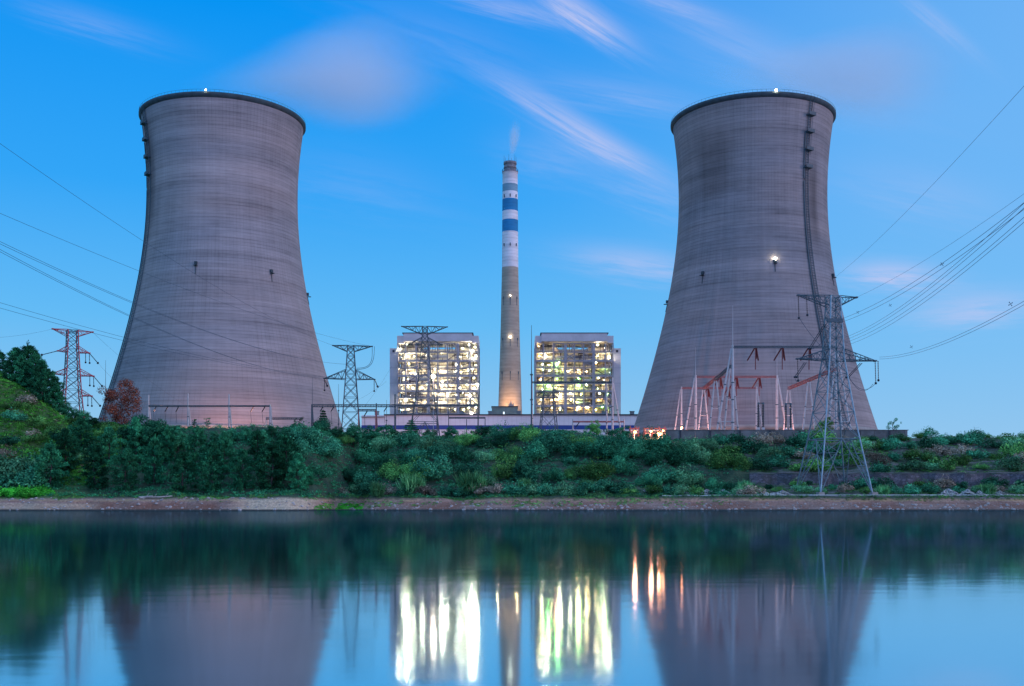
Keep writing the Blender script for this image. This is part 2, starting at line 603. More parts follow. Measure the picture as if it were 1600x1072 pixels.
soil = t.mix(t.smooth(nz, 0.4, 0.6), (0.015, 0.05, 0.03, 1), (0.04, 0.075, 0.04, 1))
soil = t.mix(t.smooth(px_, -96, -112), soil, t.mix(t.smooth(nz, 0.35, 0.65), (0.025, 0.085, 0.02, 1), (0.06, 0.14, 0.035, 1)))
soil = t.mix(t.math('MULTIPLY', t.smooth(px_, 60, 72), t.smooth(nb, 0.48, 0.6)), soil, (0.13, 0.12, 0.125, 1))
lg = t.noise(t.mapping(g.outputs['Position'], (0.045, 0.02, 0.02)), 1.0, 4.0, 0.6)
beach = t.mix(t.math('MULTIPLY', t.smooth(lg, 0.46, 0.56), t.smooth(zz, 2.2, 1.0)), beach, (0.19, 0.085, 0.06, 1))
cliff = t.math('MULTIPLY', t.smooth(px_, -45, -48), t.smooth(px_, -66, -58))
cliff = t.math('MAXIMUM', cliff, t.math('MULTIPLY', t.smooth(px_, -92, -100), t.math('MULTIPLY', t.smooth(pz_, 2.0, 1.4), 0.6)))
beach = t.mix(t.math('MULTIPLY', cliff, t.smooth(nb, 0.3, 0.55, 0.55, 1.0)), beach, (0.52, 0.39, 0.28, 1))
beach = t.mix(t.smooth(pz_, 0.42, 0.12), beach, (0.04, 0.033, 0.03, 1))
col = t.mix(t.smooth(zz, 2.3, 3.3), beach, soil)
pale = t.mix(t.smooth(nf, 0.35, 0.65), (0.7, 0.7, 0.7, 1), (1.25, 1.22, 1.2, 1))
col = t.mix(1.0, col, pale, 'MULTIPLY')
t.set(b.inputs['Base Color'], col)
b.inputs['Roughness'].default_value = 0.95
bp = t.new('ShaderNodeBump')
bp.inputs['Strength'].default_value = 0.9
bp.inputs['Distance'].default_value = 0.35
t.set(bp.inputs['Height'], t.math('ADD', t.math('MULTIPLY', nf, 0.5), nz))
t.set(b.inputs['Normal'], bp.outputs[0])
me.materials.append(m)
gobj = bpy.data.objects.new('ground', me)
COL.objects.link(gobj)
gobj['kind'] = 'structure'

# lake: long-exposure smooth water
mb = MB()
mb.v = [(-5000, -400, 0), (5000, -400, 0), (5000, 330, 0), (-5000, 330, 0)]
mb.f = [(0, 1, 2, 3)]
m = bpy.data.materials.new('calm lake water')
m.use_nodes = True
t = NT(m.node_tree)
for n in list(t.n):
    t.n.remove(n)
g = t.new('ShaderNodeNewGeometry')
n1 = t.noise(t.mapping(g.outputs['Position'], (0.5, 0.9, 1)), 1.0, 3.0, 0.5)
n2 = t.noise(t.mapping(g.outputs['Position'], (0.03, 0.08, 1)), 1.0, 4.0, 0.6)
bp = t.new('ShaderNodeBump')
bp.inputs['Strength'].default_value = 0.05
bp.inputs['Distance'].default_value = 0.05
t.set(bp.inputs['Height'], n1)
gl = t.new('ShaderNodeBsdfGlossy')
gl.inputs['Color'].default_value = (0.68, 0.90, 1.0, 1)

t.set(gl.inputs['Normal'], bp.outputs[0])
df = t.new('ShaderNodeBsdfDiffuse')
df.inputs['Color'].default_value = (0.002, 0.03, 0.036, 1)
fr = t.new('ShaderNodeLayerWeight')
fr.inputs['Blend'].default_value = 0.5
rg = t.smooth(fr.outputs['Facing'], 0.86, 1.0, 0.085, 0.05)
t.set(gl.inputs['Roughness'], t.math('MULTIPLY', rg, t.smooth(n2, 0.3, 0.7, 0.9, 1.1)))
mx = t.new('ShaderNodeMixShader')
t.set(mx.inputs[0], t.math('MULTIPLY', t.smooth(fr.outputs['Facing'], 0.55, 0.92, 0.4, 0.88), t.smooth(fr.outputs['Facing'], 0.945, 0.99, 1.0, 0.42)))
t.l.new(df.outputs[0], mx.inputs[1])
t.l.new(gl.outputs[0], mx.inputs[2])
o = t.new('ShaderNodeOutputMaterial')
t.l.new(mx.outputs[0], o.inputs[0])
structure('water', mb, m)

# road along the right bank with its white kerb
mb = MB()
pts = np.arange(36, 215, 3.0)
for k, x in enumerate(pts):
    s0 = float(shore(x))
    mb.v += [(x, s0 + 10.0, gz(x, s0 + 10.0) + 0.05), (x, s0 + 15.8, gz(x, s0 + 15.8) + 0.05)]
    if k:
        o = 2 * k
        mb.f.append((o - 2, o, o + 1, o - 1))
structure('road', mb, plain('dusty road', (0.16, 0.15, 0.14), 0.9, 0, 0.3, 0.4))
mb = MB()
for a, bb in zip(pts[:-1], pts[1:]):
    for (x0, x1) in ((a, bb - 0.12),):
        mb.tube((x0, float(shore(x0)) + 9.7, gz(x0, float(shore(x0)) + 9.9) + 0.12), (x1, float(shore(x1)) + 9.7, gz(x1, float(shore(x1)) + 9.9) + 0.12), 0.17, 0.17, 4)
structure('kerb', mb, plain('pale kerb stone', (0.42, 0.44, 0.44), 0.8, 0, 0.25, 0.4))

# ------------------------------------------------------------------ cooling towers
THROAT_Z, THROAT_R, HYP_B = 150.0, 35.3, 87.0
SHELL_Z0, SHELL_Z1 = 34.5, 186.5


def tower_r(z):
    return THROAT_R * math.sqrt(1 + ((z - THROAT_Z) / HYP_B) ** 2)


def cooling_tower(cx, cy, label, mat, ladder_c, lamps, scaffold):
    phi = math.atan2(cx, cy)
    t = thing('cooling_tower', (cx, cy, GROUND), label, 'cooling tower', 'pair of hyperbolic cooling towers')

    def ang(c):                      # c: -1 left limb .. +1 right limb as seen from the lake side
        return -phi - math.acos(c)

    def pt(c, z, out=0.0):
        a = ang(c)
        r = tower_r(z) + out
        return Vector((cx + r * math.cos(a), cy + r * math.sin(a), z))

    mb = MB()
    prof = [(tower_r(z), z) for z in np.linspace(SHELL_Z0, SHELL_Z1, 60)]
    prof += [(tower_r(z) - 1.0, z) for z in np.linspace(SHELL_Z1 + 0.5, SHELL_Z0, 24)]
    prof.append(prof[0])
    mb.lathe(prof, 128, (cx, cy), 0.0, 250.0)
    part('shell', mb, mat, t, True)
    mb = MB()
    r = tower_r(SHELL_Z1)
    mb.lathe([(r - 0.02, SHELL_Z1 - 1.2), (r + 0.45, SHELL_Z1 - 0.9), (r + 1.0, SHELL_Z1 - 0.1), (r + 1.0, SHELL_Z1 + 0.9), (r - 0.9, SHELL_Z1 + 0.9), (r - 0.9, SHELL_Z1 + 0.3)], 128, (cx, cy))
    rim = part('rim', mb, M['rim'], t, True)
    mb = MB()
    for k in range(120):
        a = 2 * math.pi * k / 120
        p = Vector((cx + (r + 0.85) * math.cos(a), cy + (r + 0.85) * math.sin(a), SHELL_Z1 + 0.9))
        mb.bar(p, p + Vector((0, 0, 1.1)), 0.04)
        a2 = 2 * math.pi * (k + 1) / 120
        q = Vector((cx + (r + 0.85) * math.cos(a2), cy + (r + 0.85) * math.sin(a2), SHELL_Z1 + 2.0))
        mb.bar(p + Vector((0, 0, 1.1)), q, 0.05)
    part('handrail', mb, M['rim'], rim)
    # lower ring beam and raking columns round the air inlet
    mb = MB()
    rb = tower_r(SHELL_Z0)
    mb.lathe([(rb - 0.9, SHELL_Z0 + 0.3), (rb - 1.0, SHELL_Z0 - 0.9), (rb + 0.35, SHELL_Z0 - 0.9), (rb + 0.3, SHELL_Z0 + 1.2), (rb + 0.01, SHELL_Z0 + 1.3)], 96, (cx, cy))
    part('ring_beam', mb, M['concrete'], t, True)
    mb = MB()
    mb.tube((cx + rb + 2.5, cy - 2.6, GROUND), (cx + rb - 0.4, cy, SHELL_Z0 - 0.8), 0.5, 0.5, 8)
    mb.tube((cx + rb + 2.5, cy + 2.6, GROUND), (cx + rb - 0.4, cy, SHELL_Z0 - 0.8), 0.5, 0.5, 8)
    c0 = part('column', mb, M['concrete'], t)
    for k in range(1, 44):
        c = c0.copy()
        COL.objects.link(c)
        c.parent = t
        c.rotation_euler = (0, 0, 2 * math.pi * k / 44)
    mb = MB()
    mb.lathe([(rb + 4.5, GROUND - 1), (rb + 4.5, GROUND + 1.4), (rb + 4.0, GROUND + 1.4), (rb + 4.0, GROUND - 1)], 96, (cx, cy))
    part('basin_wall', mb, M['concrete'], t)
    mb = MB()
    mb.lathe([(0.1, SHELL_Z0 + 2), (rb - 2.5, SHELL_Z0 + 2), (rb - 2.5, GROUND), (rb - 3, GROUND)], 64, (cx, cy))
    part('cooling_fill', mb, M['frame_brown'], t)
    # ladder in its cage, with landings in the upper part
    mb = MB()
    zs = list(np.linspace(SHELL_Z1 + 1, SHELL_Z0 - 2, 90))
    dc = 0.6 / 36
    for off in (-dc, dc):
        mb.path([pt(max(-0.999, ladder_c + off), z, 0.35) for z in zs], 0.15, 5)
        mb.path([pt(max(-0.999, ladder_c + off * 1.3), z, 1.1) for z in zs if z > 160 or scaffold == 0], 0.12, 4)
    for z in np.arange(SHELL_Z0, SHELL_Z1, 1.2):
        mb.bar(pt(ladder_c - dc, z, 0.5), pt(ladder_c + dc, z, 0.5), 0.1)
    mb.path([pt(ladder_c - 2.2 * dc, z, 0.45) for z in zs if z < 172], 0.3, 6)
    lad = part('ladder', mb, M['steel_dark'], t)
    for z in (179, 171.5, 163.5, 155.5):
        mb = MB()
        a = ang(ladder_c)
        p = pt(ladder_c, z, 0.9)
        mb.box(p, (2.6, 4.2, 0.35), a)
        mb.box(p + Vector((math.cos(a), math.sin(a), 0)) * 1.2 + Vector((0, 0, 0.8)), (0.12, 4.2, 1.1), a)
        part('landing', mb, M['steel_dark'], lad)
    # lamp brackets: dark boxes with a rusty run-off, some of them lit
    for (c, z, lit) in lamps:
        mb = MB()
        a = ang(c)
        p = pt(c, z, 0.5)
        if z > SHELL_Z1:
            mb.box(p + Vector((0, 0, 0.9)), (0.7, 0.8, 0.8), a)
        else:
            mb.box(p, (1.0, 1.2, 1.4), a)
            mb.box(pt(c, z - 1.2, 0.9), (1.8, 1.5, 0.2), a)
            mb.bar(pt(c, z - 1.2, 0.1), pt(c, z - 5, 0.12), 0.16)
        br = part('lamp_bracket', mb, M['rim'], t)
        if lit:
            mb = MB()
            q = pt(c, z + 0.9, 1.0)
            mb.ball(q, lit, 8, 6)
            part('warning_lamp', mb, M['lamp_beacon'], br)
    return t, pt


sh_left = concrete_shell('left tower concrete', 3.0, (152, 9, 118, 187, 0.45, 0.0), (206, 10, 95, 112, 0.0, 0.0))
sh_right = concrete_shell('right tower concrete', 8.0, (214.0, 8, 112, 170, 0.5, 0.03), (158, 20, 130, 186, 0.4, 0.0), 0.88)
TL = (-140.4, 530.0)
TR = (116.9, 530.0)
tl, tl_pt = cooling_tower(*TL, 'grey concrete cooling tower left of the chimney, behind the wooded bank with the red-leaved tree', sh_left, -0.945,
                          [(-0.31, 110, 0), (0.54, 109, 0), (0.985, 104, 0), (-0.20, SHELL_Z1 + 0.6, 0.28)], 1)
tr, tr_pt = cooling_tower(*TR, 'grey concrete cooling tower right of the chimney, with soot stains beside its ladder', sh_right, 0.69,
                          [(-0.56, 108, 0), (0.26, 111, 0.6), (0.93, 108, 0), (-0.985, 100, 0), (0.27, SHELL_Z1 + 0.5, 0.5)], 1)

# ------------------------------------------------------------------ chimney
CHX, CHY = -1.5, 860.0
ch = thing('chimney', (CHX, CHY, GROUND), 'tall slim concrete chimney with blue and white bands, between the two lit boiler houses', 'chimney')
m, t, b = material('chimney concrete and paint')
g = t.new('ShaderNodeNewGeometry')
z_ = t.sep(g.outputs['Position'])[2]
n1 = t.noise(t.mapping(g.outputs['Position'], (0.08, 0.08, 0.35)), 1.0, 6.0, 0.65)
zn = t.math('DIVIDE', z_, 300.0)
white, blue, pale, conc = srgb(226, 222, 226), srgb(28, 128, 178), srgb(118, 155, 172), (0.40, 0.33, 0.26, 1)
bands = t.ramp(zn, [(0.0, conc), (187.0 / 300, white), (214.8 / 300, blue), (224.8 / 300, white), (231 / 300, blue), (240.3 / 300, white),
                    (247 / 300, pale), (253 / 300, white), (262.5 / 300, (0.2, 0.18, 0.2, 1))], 'CONSTANT')
lift = t.math('FRACT', t.math('DIVIDE', z_, 2.5))
lift = t.smooth(t.math('ABSOLUTE', t.math('SUBTRACT', lift, 0.5)), 0.38, 0.5, 1.0, 0.82)
f = t.math('MULTIPLY', t.smooth(n1, 0.25, 0.75, 0.8, 1.15), lift)
mul = t.new('ShaderNodeVectorMath', operation='SCALE')
t.set(mul.inputs[0], bands)
t.set(mul.inputs[3], f)
t.set(b.inputs['Base Color'], mul.outputs[0])
b.inputs['Roughness'].default_value = 0.8
mb = MB()
prof = [(10.6, GROUND)] + [(float(np.interp(z, [22, 76, 130, 187, 263], [10.4, 9.35, 7.7, 6.45, 5.95])), z) for z in np.linspace(23, 262, 40)]
prof += [(6.3, 262.2), (6.3, 263.4), (5.2, 263.5), (5.2, 262.8)]
mb.lathe(prof, 40, (CHX, CHY))
part('shaft', mb, m, ch, True)
mb = MB()
mb.lathe([(5.0, 263), (5.0, 264.4), (4.75, 264.5), (4.75, 266), (5.05, 266.1), (5.05, 267.2), (4.75, 267.3), (4.75, 269), (5.15, 269.1), (5.15, 271), (3.6, 271.1), (3.4, 266)], 32, (CHX, CHY))
part('flue', mb, plain('sooty flue', (0.2, 0.19, 0.21), 0.7, 0, 0.4, 0.5), ch, True)
mb = MB()
for k in range(28):
    a = 2 * math.pi * k / 28
    p = Vector((CHX + 6.2 * math.cos(a), CHY + 6.2 * math.sin(a), 263.3))
    a2 = 2 * math.pi * (k + 1) / 28
    q = Vector((CHX + 6.2 * math.cos(a2), CHY + 6.2 * math.sin(a2), 265.0))
    mb.bar(p, p + Vector((0, 0, 1.7)), 0.1)
    mb.bar(p + Vector((0, 0, 1.7)), q, 0.1)
part('handrail', mb, M['steel_dark'], ch)
for k in range(6):
    a = 2 * math.pi * (k + 0.3) / 6
    mb = MB()
    p = Vector((CHX + 5 * math.cos(a), CHY + 5 * math.sin(a), 270.5))
    mb.tube(p, p + Vector((0, 0, 5.5)), 0.16, 0.07, 5)
    part('lightning_rod', mb, M['steel_dark'], ch)
for (z, lits) in ((243.5, 0), (205, 0), (163, 0.26), (130.5, 0.6), (104, 0)):
    for c in (-0.72, 0.02, 0.75):
        rr = float(np.interp(z, [22, 76, 130, 187, 263], [10.4, 9.35, 7.7, 6.45, 5.95]))
        a = -math.acos(c)
        mb = MB()
        p = Vector((CHX + rr * math.cos(a), CHY + rr * math.sin(a), z))
        mb.box(p, (1.0, 0.7, 2.0), a)
        mb.bar(p + Vector((0, -0.1, -1)), p + Vector((0, -0.3, -6 if z < 170 else -1.5)), 0.22)
        br = part('lamp_bracket', mb, M['steel_dark'], ch)
        if lits and abs(c) < 0.1:
            mb = MB()
            mb.ball(p + Vector((0, -1.0, 1.2)), lits, 8, 6)
            part('warning_lamp', mb, M['lamp_beacon'], br)

# ------------------------------------------------------------------ turbine hall and grey block
HALL_D = 690.0
x0, x1 = P(565, 0, HALL_D).x, P(1056, 0, HALL_D).x
zt = P(0, 649, HALL_D).z
hall = thing('turbine_hall', ((x0 + x1) / 2, HALL_D, GROUND), 'long low white hall with a blue stripe, in front of both boiler houses', 'hall')
zb0, zb1 = P(0, 671, HALL_D).z, P(0, 664.5, HALL_D).z
mb = MB()
mb.box2((x0, HALL_D, GROUND), (x1, HALL_D + 40, zt))
m, t, b = material('ribbed white cladding')
g = t.new('ShaderNodeNewGeometry')
gx, gy, gzz = t.sep(g.outputs['Position'])
rib = t.math('FRACT', t.math('DIVIDE', gx, 3.0))
rib = t.smooth(t.math('ABSOLUTE', t.math('SUBTRACT', rib, 0.5)), 0.42, 0.5, 1.0, 0.86)
n1 = t.noise(t.mapping(g.outputs['Position'], (0.06, 0.06, 0.2)), 1.0, 5.0)
f = t.math('MULTIPLY', t.smooth(n1, 0.3, 0.7, 0.88, 1.06), rib)
mul = t.new('ShaderNodeVectorMath', operation='SCALE')
mul.inputs[0].default_value = (0.74, 0.74, 0.80)
t.set(mul.inputs[3], f)
t.set(b.inputs['Base Color'], mul.outputs[0])
part('wall', mb, m, hall)
mb = MB()
mb.box2((x0 - 0.1, HALL_D - 0.12, zb0), (x1 + 0.1, HALL_D - 0.004, zb1))
part('stripe', mb, M['blue_band'], hall)
mb = MB()
mb.box2((P(600, 0, HALL_D).x, HALL_D - 0.8, zt + 0.02), (x1 + 0.6, HALL_D + 40.5, zt + 0.7))
mb.box2((x0 - 0.5, HALL_D - 0.8, zt - 1.2), (P(600, 0, HALL_D).x - 0.03, HALL_D - 0.02, zt - 0.9))
part('roof', mb, M['roof_dark'], hall)
rng = random.Random(3)
for k in range(11):
    mb = MB()
    xx = x0 + 9 + k * (x1 - x0 - 18) / 10
    mb.box((xx, HALL_D + 6, zt + 1.7), (2.6, 2.6, 2.0))
    mb.box((xx, HALL_D + 6, zt + 2.95), (3.2, 3.2, 0.35))
    part('roof_vent', mb, M['grey_block'], hall)

gb = thing('precipitator_block', (P(792, 0, 835).x, 835, GROUND), 'windowless blue grey block at the foot of the chimney, above the white hall roof', 'building')
xa, xb, zc = P(768.5, 0, 830).x, P(815, 0, 830).x, P(0, 636, 830).z
mb = MB()
mb.box2((xa, 830, GROUND), (xb - 3, 846, zc))
mb.box2((xb - 2.98, 833, GROUND), (xb + 4, 846, zc - 6))
part('wall', mb, M['grey_block'], gb)
mb = MB()
mb.box2((xa - 0.4, 829.6, zc + 0.02), (xb - 2.6, 846.4, zc + 0.6))
part('roof', mb, M['roof_dark'], gb)
mb = MB()
for k in range(5):
    mb.tube((xa + 13 + k * 0.9, 834, zc + 0.6), (xa + 13 + k * 0.9, 834, zc + 2.6 + (k % 3)), 0.5, 0.5, 8)
part('roof_pipe', mb, M['frame_steel'], gb)
mb = MB()
mb.box2((P(786, 0, 830).x, 829.9, zc - 6), (P(788.5, 0, 830).x, 829.99, zc - 3.6))
part('lit_window', mb, emitter('lit opening', (0.8, 0.9, 1.0), 1.4), gb)

# ------------------------------------------------------------------ boiler houses
def boiler_house(pxl, pxr, side, label, seed, warm):
    """steel-framed open boiler house; side = -1: stair tower on the left, +1: on the right"""
    D = 760.0
    rng = random.Random(seed)
    X = lambda px: P(px, 0, D).x
    Zr = lambda py: P(0, py, D).z
    xl, xr = X(pxl), X(pxr)
    wd = xr - xl
    t = thing('boiler_house', ((xl + xr) / 2, D, GROUND), label, 'boiler house', 'lit boiler houses')
    # penthouse of pale cladding
    zt, zb = Zr(521), Zr(533.5)
    mb = MB()
    mb.box2((xl + 0.075 * wd, D - 0.5, zb), (xr - 0.075 * wd, D + 30, zt))
    ph = part('penthouse', mb, M['cladding'], t)
    for s in (0, 1):
        mb = MB()
        a, bq = (xl - 0.3, xl + 0.075 * wd - 0.03) if s == 0 else (xr - 0.075 * wd + 0.03, xr + 0.3)
        mb.box2((a, D + 0.3, zb - 1.0), (bq, D + 30, zt - 1.6))
        part('penthouse_wing', mb, M['cladding'], t)
        mb = MB()
        mb.tube(((a + bq) / 2 + (3 if s == 0 else -3), D + 6, zt), ((a + bq) / 2 + (3 if s == 0 else -3), D + 6, zt + 1.2), 0.6, 0.6, 8)
        part('roof_vent', mb, M['roof_dark'], ph)
    mb = MB()
    mb.box2((xl + 0.06 * wd, D - 0.7, zt + 0.01), (xr - 0.06 * wd, D + 30.3, zt + 0.5))
    part('roof', mb, M['roof_dark'], t)
    # stair tower with its small dark window
    sa = (xl - 5.8, xl - 0.5) if side < 0 else (xr + 0.5, xr + 5.8)
    mb = MB()
    mb.box2((sa[0], D + 4, GROUND), (sa[1], D + 16, Zr(543)))
    stt = part('stair_tower', mb, M['cladding'], t)
    for yy_ in (551, 574, 598):
        mb = MB()
        mb.box2((sa[0] - 0.05, D + 3.9, Zr(yy_)), (sa[1] + 0.05, D + 3.99, Zr(yy_ - 0.6)))
        part('flashing', mb, M['frame_steel'], stt)
    mb = MB()
    c = (sa[0] + sa[1]) / 2
    mb.box2((c - 0.8, D + 3.88, Zr(549.5)), (c + 0.8, D + 3.985, Zr(545.5)))
    part('window', mb, M['roof_dark'], stt)
    # steel columns
    fx = [0, 0.1, 0.235, 0.385, 0.5, 0.62, 0.75, 0.9, 1.0]
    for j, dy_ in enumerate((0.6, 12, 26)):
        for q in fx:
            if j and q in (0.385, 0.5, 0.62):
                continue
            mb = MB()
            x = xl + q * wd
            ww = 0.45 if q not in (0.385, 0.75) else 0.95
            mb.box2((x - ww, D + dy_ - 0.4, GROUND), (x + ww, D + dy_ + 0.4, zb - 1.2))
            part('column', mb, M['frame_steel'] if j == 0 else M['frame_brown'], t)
    # decks
    dz_ = [Zr(y) for y in (549.5, 562.5, 574, 586, 598.5, 610, 621, 633, 646)]
    for k, z in enumerate(dz_):
        mb = MB()
        gap = (0.28 + rng.uniform(-0.1, 0.1), 0.72 + rng.uniform(-0.1, 0.1))
        mb.box2((xl - 0.2, D + 0.9, z - 0.25), (xl + gap[0] * wd, D + 28, z))
        mb.box2((xl + gap[1] * wd, D + 0.9, z - 0.25), (xr + 0.2, D + 28, z))
        mb.box2((xl + gap[0] * wd + 0.03, D + 0.9, z - 0.25), (xl + gap[1] * wd - 0.03, D + rng.choice((3, 5, 7)), z))
        dk = part('floor_deck', mb, M['deck'], t)
        mb = MB()
        mb.box2((xl - 0.4, D - 0.1, z - 0.75 - 0.5 * (k % 2)), (xr + 0.4, D + 0.18, z + 0.02))
        part('edge_girder', mb, M['frame_steel'], dk)
        mb = MB()
        for hz_ in (0.6, 1.15):
            mb.bar((xl, D + 0.3, z + hz_), (xr, D + 0.3, z + hz_), 0.06)
        for q in np.arange(xl, xr, 2.0):
            mb.bar((q, D + 0.3, z), (q, D + 0.3, z + 1.15), 0.05)
        part('handrail', mb, M['frame_steel'], dk)
    # top bay truss
    mb = MB()
    za, zc_ = dz_[0] + 0.3, zb - 1.5
    xa_, xb_ = xl + 0.22 * wd, xl + 0.72 * wd
    mb.bar((xa_, D + 0.2, zc_), (xb_, D + 0.2, zc_), 0.5)
    for q in np.linspace(xa_, xb_, 5):
        mb.bar((q, D + 0.2, za), (q, D + 0.2, zc_), 0.28)
    mb.bar((xa_, D + 0.2, zc_), (xa_ + 5, D + 0.2, za), 0.3)
    mb.bar((xb_, D + 0.2, zc_), (xb_ - 5, D + 0.2, za), 0.3)
    part('truss', mb, M['frame_steel'], t)
    # boiler casing with its buckstays, wall behind
    mb = MB()
    mb.box2((xl + 0.30 * wd, D + 9, Zr(640)), (xl + 0.70 * wd, D + 27, dz_[1] - 1))
    bo = part('boiler_casing', mb, M['boiler'], t)
    mb = MB()
    for z in np.arange(Zr(638), dz_[1] - 2, 3.1):
        mb.box2((xl + 0.295 * wd, D + 8.5, z), (xl + 0.705 * wd, D + 8.98, z + 0.6))
    part('buckstay', mb, M['frame_brown'], bo)
    mb = MB()
    mb.box2((xl + 0.02 * wd, D + 19, GROUND), (xl + 0.299 * wd, D + 19.5, zb - 1.5))
    mb.box2((xl + 0.701 * wd, D + 19, GROUND), (xr - 0.02 * wd, D + 19.5, zb - 1.5))
    mb.box2((xl + 0.02 * wd, D + 29, GROUND), (xr - 0.02 * wd, D + 29.5, zb - 1.5))
    part('back_wall', mb, M['backwall'], t)
    # ducts, vessels, pipes
    for k in range(12):
        i = rng.randrange(1, 9)
        z = dz_[i] + 1.6
        mb = MB()
        a = xl + rng.uniform(0.03, 0.7) * wd
        L = rng.uniform(5, 14)
        yy = D + rng.uniform(2.0, 7)
        r = rng.uniform(0.7, 1.5)
        mb.tube((a, yy, z + r), (min(a + L, xr - 1), yy, z + r), r, r, 12)
        mb.ball((a, yy, z + r), r * 0.98, 10, 6)
        for q in (0.2, 0.8):
            mb.box((a + q * min(L, xr - 1 - a), yy, z - 0.5), (0.4, 1.2, 2.2))
        part('vessel', mb, M['lagging'] if rng.random() < 0.6 else M['frame_steel'], t)
    for k in range(34):
        mb = MB()
        a = xl + rng.uniform(0.02, 0.98) * wd
        yy = D + rng.uniform(1.2, 8.0)
        i = rng.randrange(1, 9)
        j = max(0, i - rng.randrange(1, 4))
        r = rng.uniform(0.16, 0.5)
        p, q = Vector((a, yy, dz_[i])), Vector((a, yy, dz_[j] - 0.8))
        pts_ = [p, q]
        if rng.random() < 0.7:
            q2 = Vector((min(max(a + rng.uniform(-9, 9), xl + 1), xr - 1), yy, q.z))
            pts_.append(q2)
            pts_.append(q2 + Vector((0, 3, 0)))
        for u, v in zip(pts_[:-1], pts_[1:]):
            mb.tube(u, v, r, r, 7)
        part('pipe', mb, rng.choice([M['lagging'], M['frame_steel'], M['frame_brown'], M['lagging']]), t)
    for k in range(20):
        mb = MB()
        i = rng.randrange(1, 9)
        q = rng.randrange(0, 8)
        a, c_ = xl + fx[q] * wd, xl + fx[q + 1] * wd
        if rng.random() < 0.5:
            a, c_ = c_, a
        mb.bar((a, D + 0.65, dz_[i] + 0.1), (c_, D + 0.65, dz_[i - 1] - 0.9), 0.28)
        part('brace', mb, M['frame_steel'] if rng.random() < 0.5 else M['frame_brown'], t)
    # secondary steel: close dark posts, rails and pipe racks between the decks
    for k in range(9):
        z1_, z0_ = (dz_[k - 1] if k else zb - 1.2), dz_[k]
        mb = MB()
        for q in range(26):
            x = xl + rng.uniform(0.01, 0.99) * wd
            y_ = D + 1.4 + 0.7 * (k % 3)
            mb.bar((x, y_, z0_), (x + (rng.uniform(-2, 2) if rng.random() < 0.3 else 0), y_, z1_ - 0.6), rng.uniform(0.08, 0.22))
        for q in range(9):
            x = xl + rng.uniform(0.01, 0.8) * wd
            L = rng.uniform(4, 14)
            y_ = D + 1.4 + 0.7 * (k % 3)
            z = z0_ + rng.uniform(0.2, 0.85) * (z1_ - z0_)
            mb.bar((x, y_, z), (min(x + L, xr), y_, z), rng.uniform(0.08, 0.3))
        mb.bar((xl + 0.2, D + 1.4 + 0.7 * (k % 3), z0_ + 0.3), (xr - 0.2, D + 1.4 + 0.7 * (k % 3), z0_ + 0.3), 0.12)
        part('rack_steel', mb, M['frame_brown'], t)
    # stair flights in two of the bays
    for k in range(8):
        mb = MB()
        a = xl + (0.02 if side < 0 else 0.915) * wd
        e = a + 0.075 * wd
        if k % 2:
            a, e = e, a
        mb.bar((a, D + 1.6, dz_[k + 1]), (e, D + 1.6, dz_[k]), 0.3)
        mb.bar((a, D + 1.6, dz_[k + 1] + 1.1), (e, D + 1.6, dz_[k] + 1.1), 0.08)
        part('stair_flight', mb, M['frame_steel'], t)
    # lamps under the decks
    n = 0
    floors = [zb - 1.0] + dz_
    for k, zz_ in enumerate(floors[:-1] + [floors[-1]]):
        cnt = 12 if not warm else 8
        for q in range(cnt):
            f_ = (q + rng.uniform(0.2, 0.8)) / cnt
            mid_ = 0.33 < f_ < 0.67
            if mid_ and rng.random() < (0.65 if not warm else 0.5) and k not in (5, 6, 9):
                continue
            if k == 0 and 0.2 < f_ < 0.75:
                continue
            yy = D + (rng.uniform(1.0, 6.0) if mid_ else rng.uniform(0.8, 14))
            x = xl + f_ * wd
            z = zz_ - rng.uniform(0.7, 3.2)
            mb = MB()
            r = rng.uniform(0.15, 0.27)
            mb.ball((x, yy, z), r, 6, 4)
            mat = M['lamp_white']
            if warm:
                u = rng.random()
                mat = M['lamp_warm'] if u < 0.55 else (M['lamp_green'] if u < 0.68 else M['lamp_white'])
            part('lamp', mb, mat, t)
    # added unseen fill lights, no lamp modelled there, washing the inner walls brighter
    for k in (1, 3, 5, 7):
        for f_ in (0.1, 0.3, 0.55, 0.9):
            d = bpy.data.lights.new('lamp_or_fill_light', 'POINT')
            d.energy = (5200 if f_ in (0.1, 0.9) else 2600) * (1.0 if not warm else 0.55)
            d.color = (1.0, 0.88, 0.62) if not warm else ((1.0, 0.74, 0.38) if (k + int(f_ * 10)) % 3 else (0.55, 1.0, 0.35))
            d.shadow_soft_size = 0.6
            o = bpy.data.objects.new('lamp_or_fill_light', d)
            COL.objects.link(o)
            o.parent = t
            o.location = Vector((xl + f_ * wd, D + (8.0 if f_ in (0.1, 0.9) else 5.5), dz_[k] + 3.0)) - t.location
    if warm:
        for (fx_, py, mt, r) in ((0.275, 569, 'lamp_green', 0.6), (0.56, 602, 'lamp_green', 0.6), (0.16, 603, 'lamp_green', 0.6), (0.86, 635, 'lamp_green', 0.5),
                                 (0.32, 620, 'lamp_white', 0.45), (0.55, 636, 'lamp_warm', 0.45), (0.66, 636, 'lamp_warm', 0.45), (0.95, 558, 'lamp_white', 0.4), (0.13, 556, 'lamp_white', 0.4)):
            mb = MB()
            mb.ball((xl + fx_ * wd, D + 1.3, Zr(py)), r, 8, 6)
            part('lamp', mb, M[mt], t)
    else:
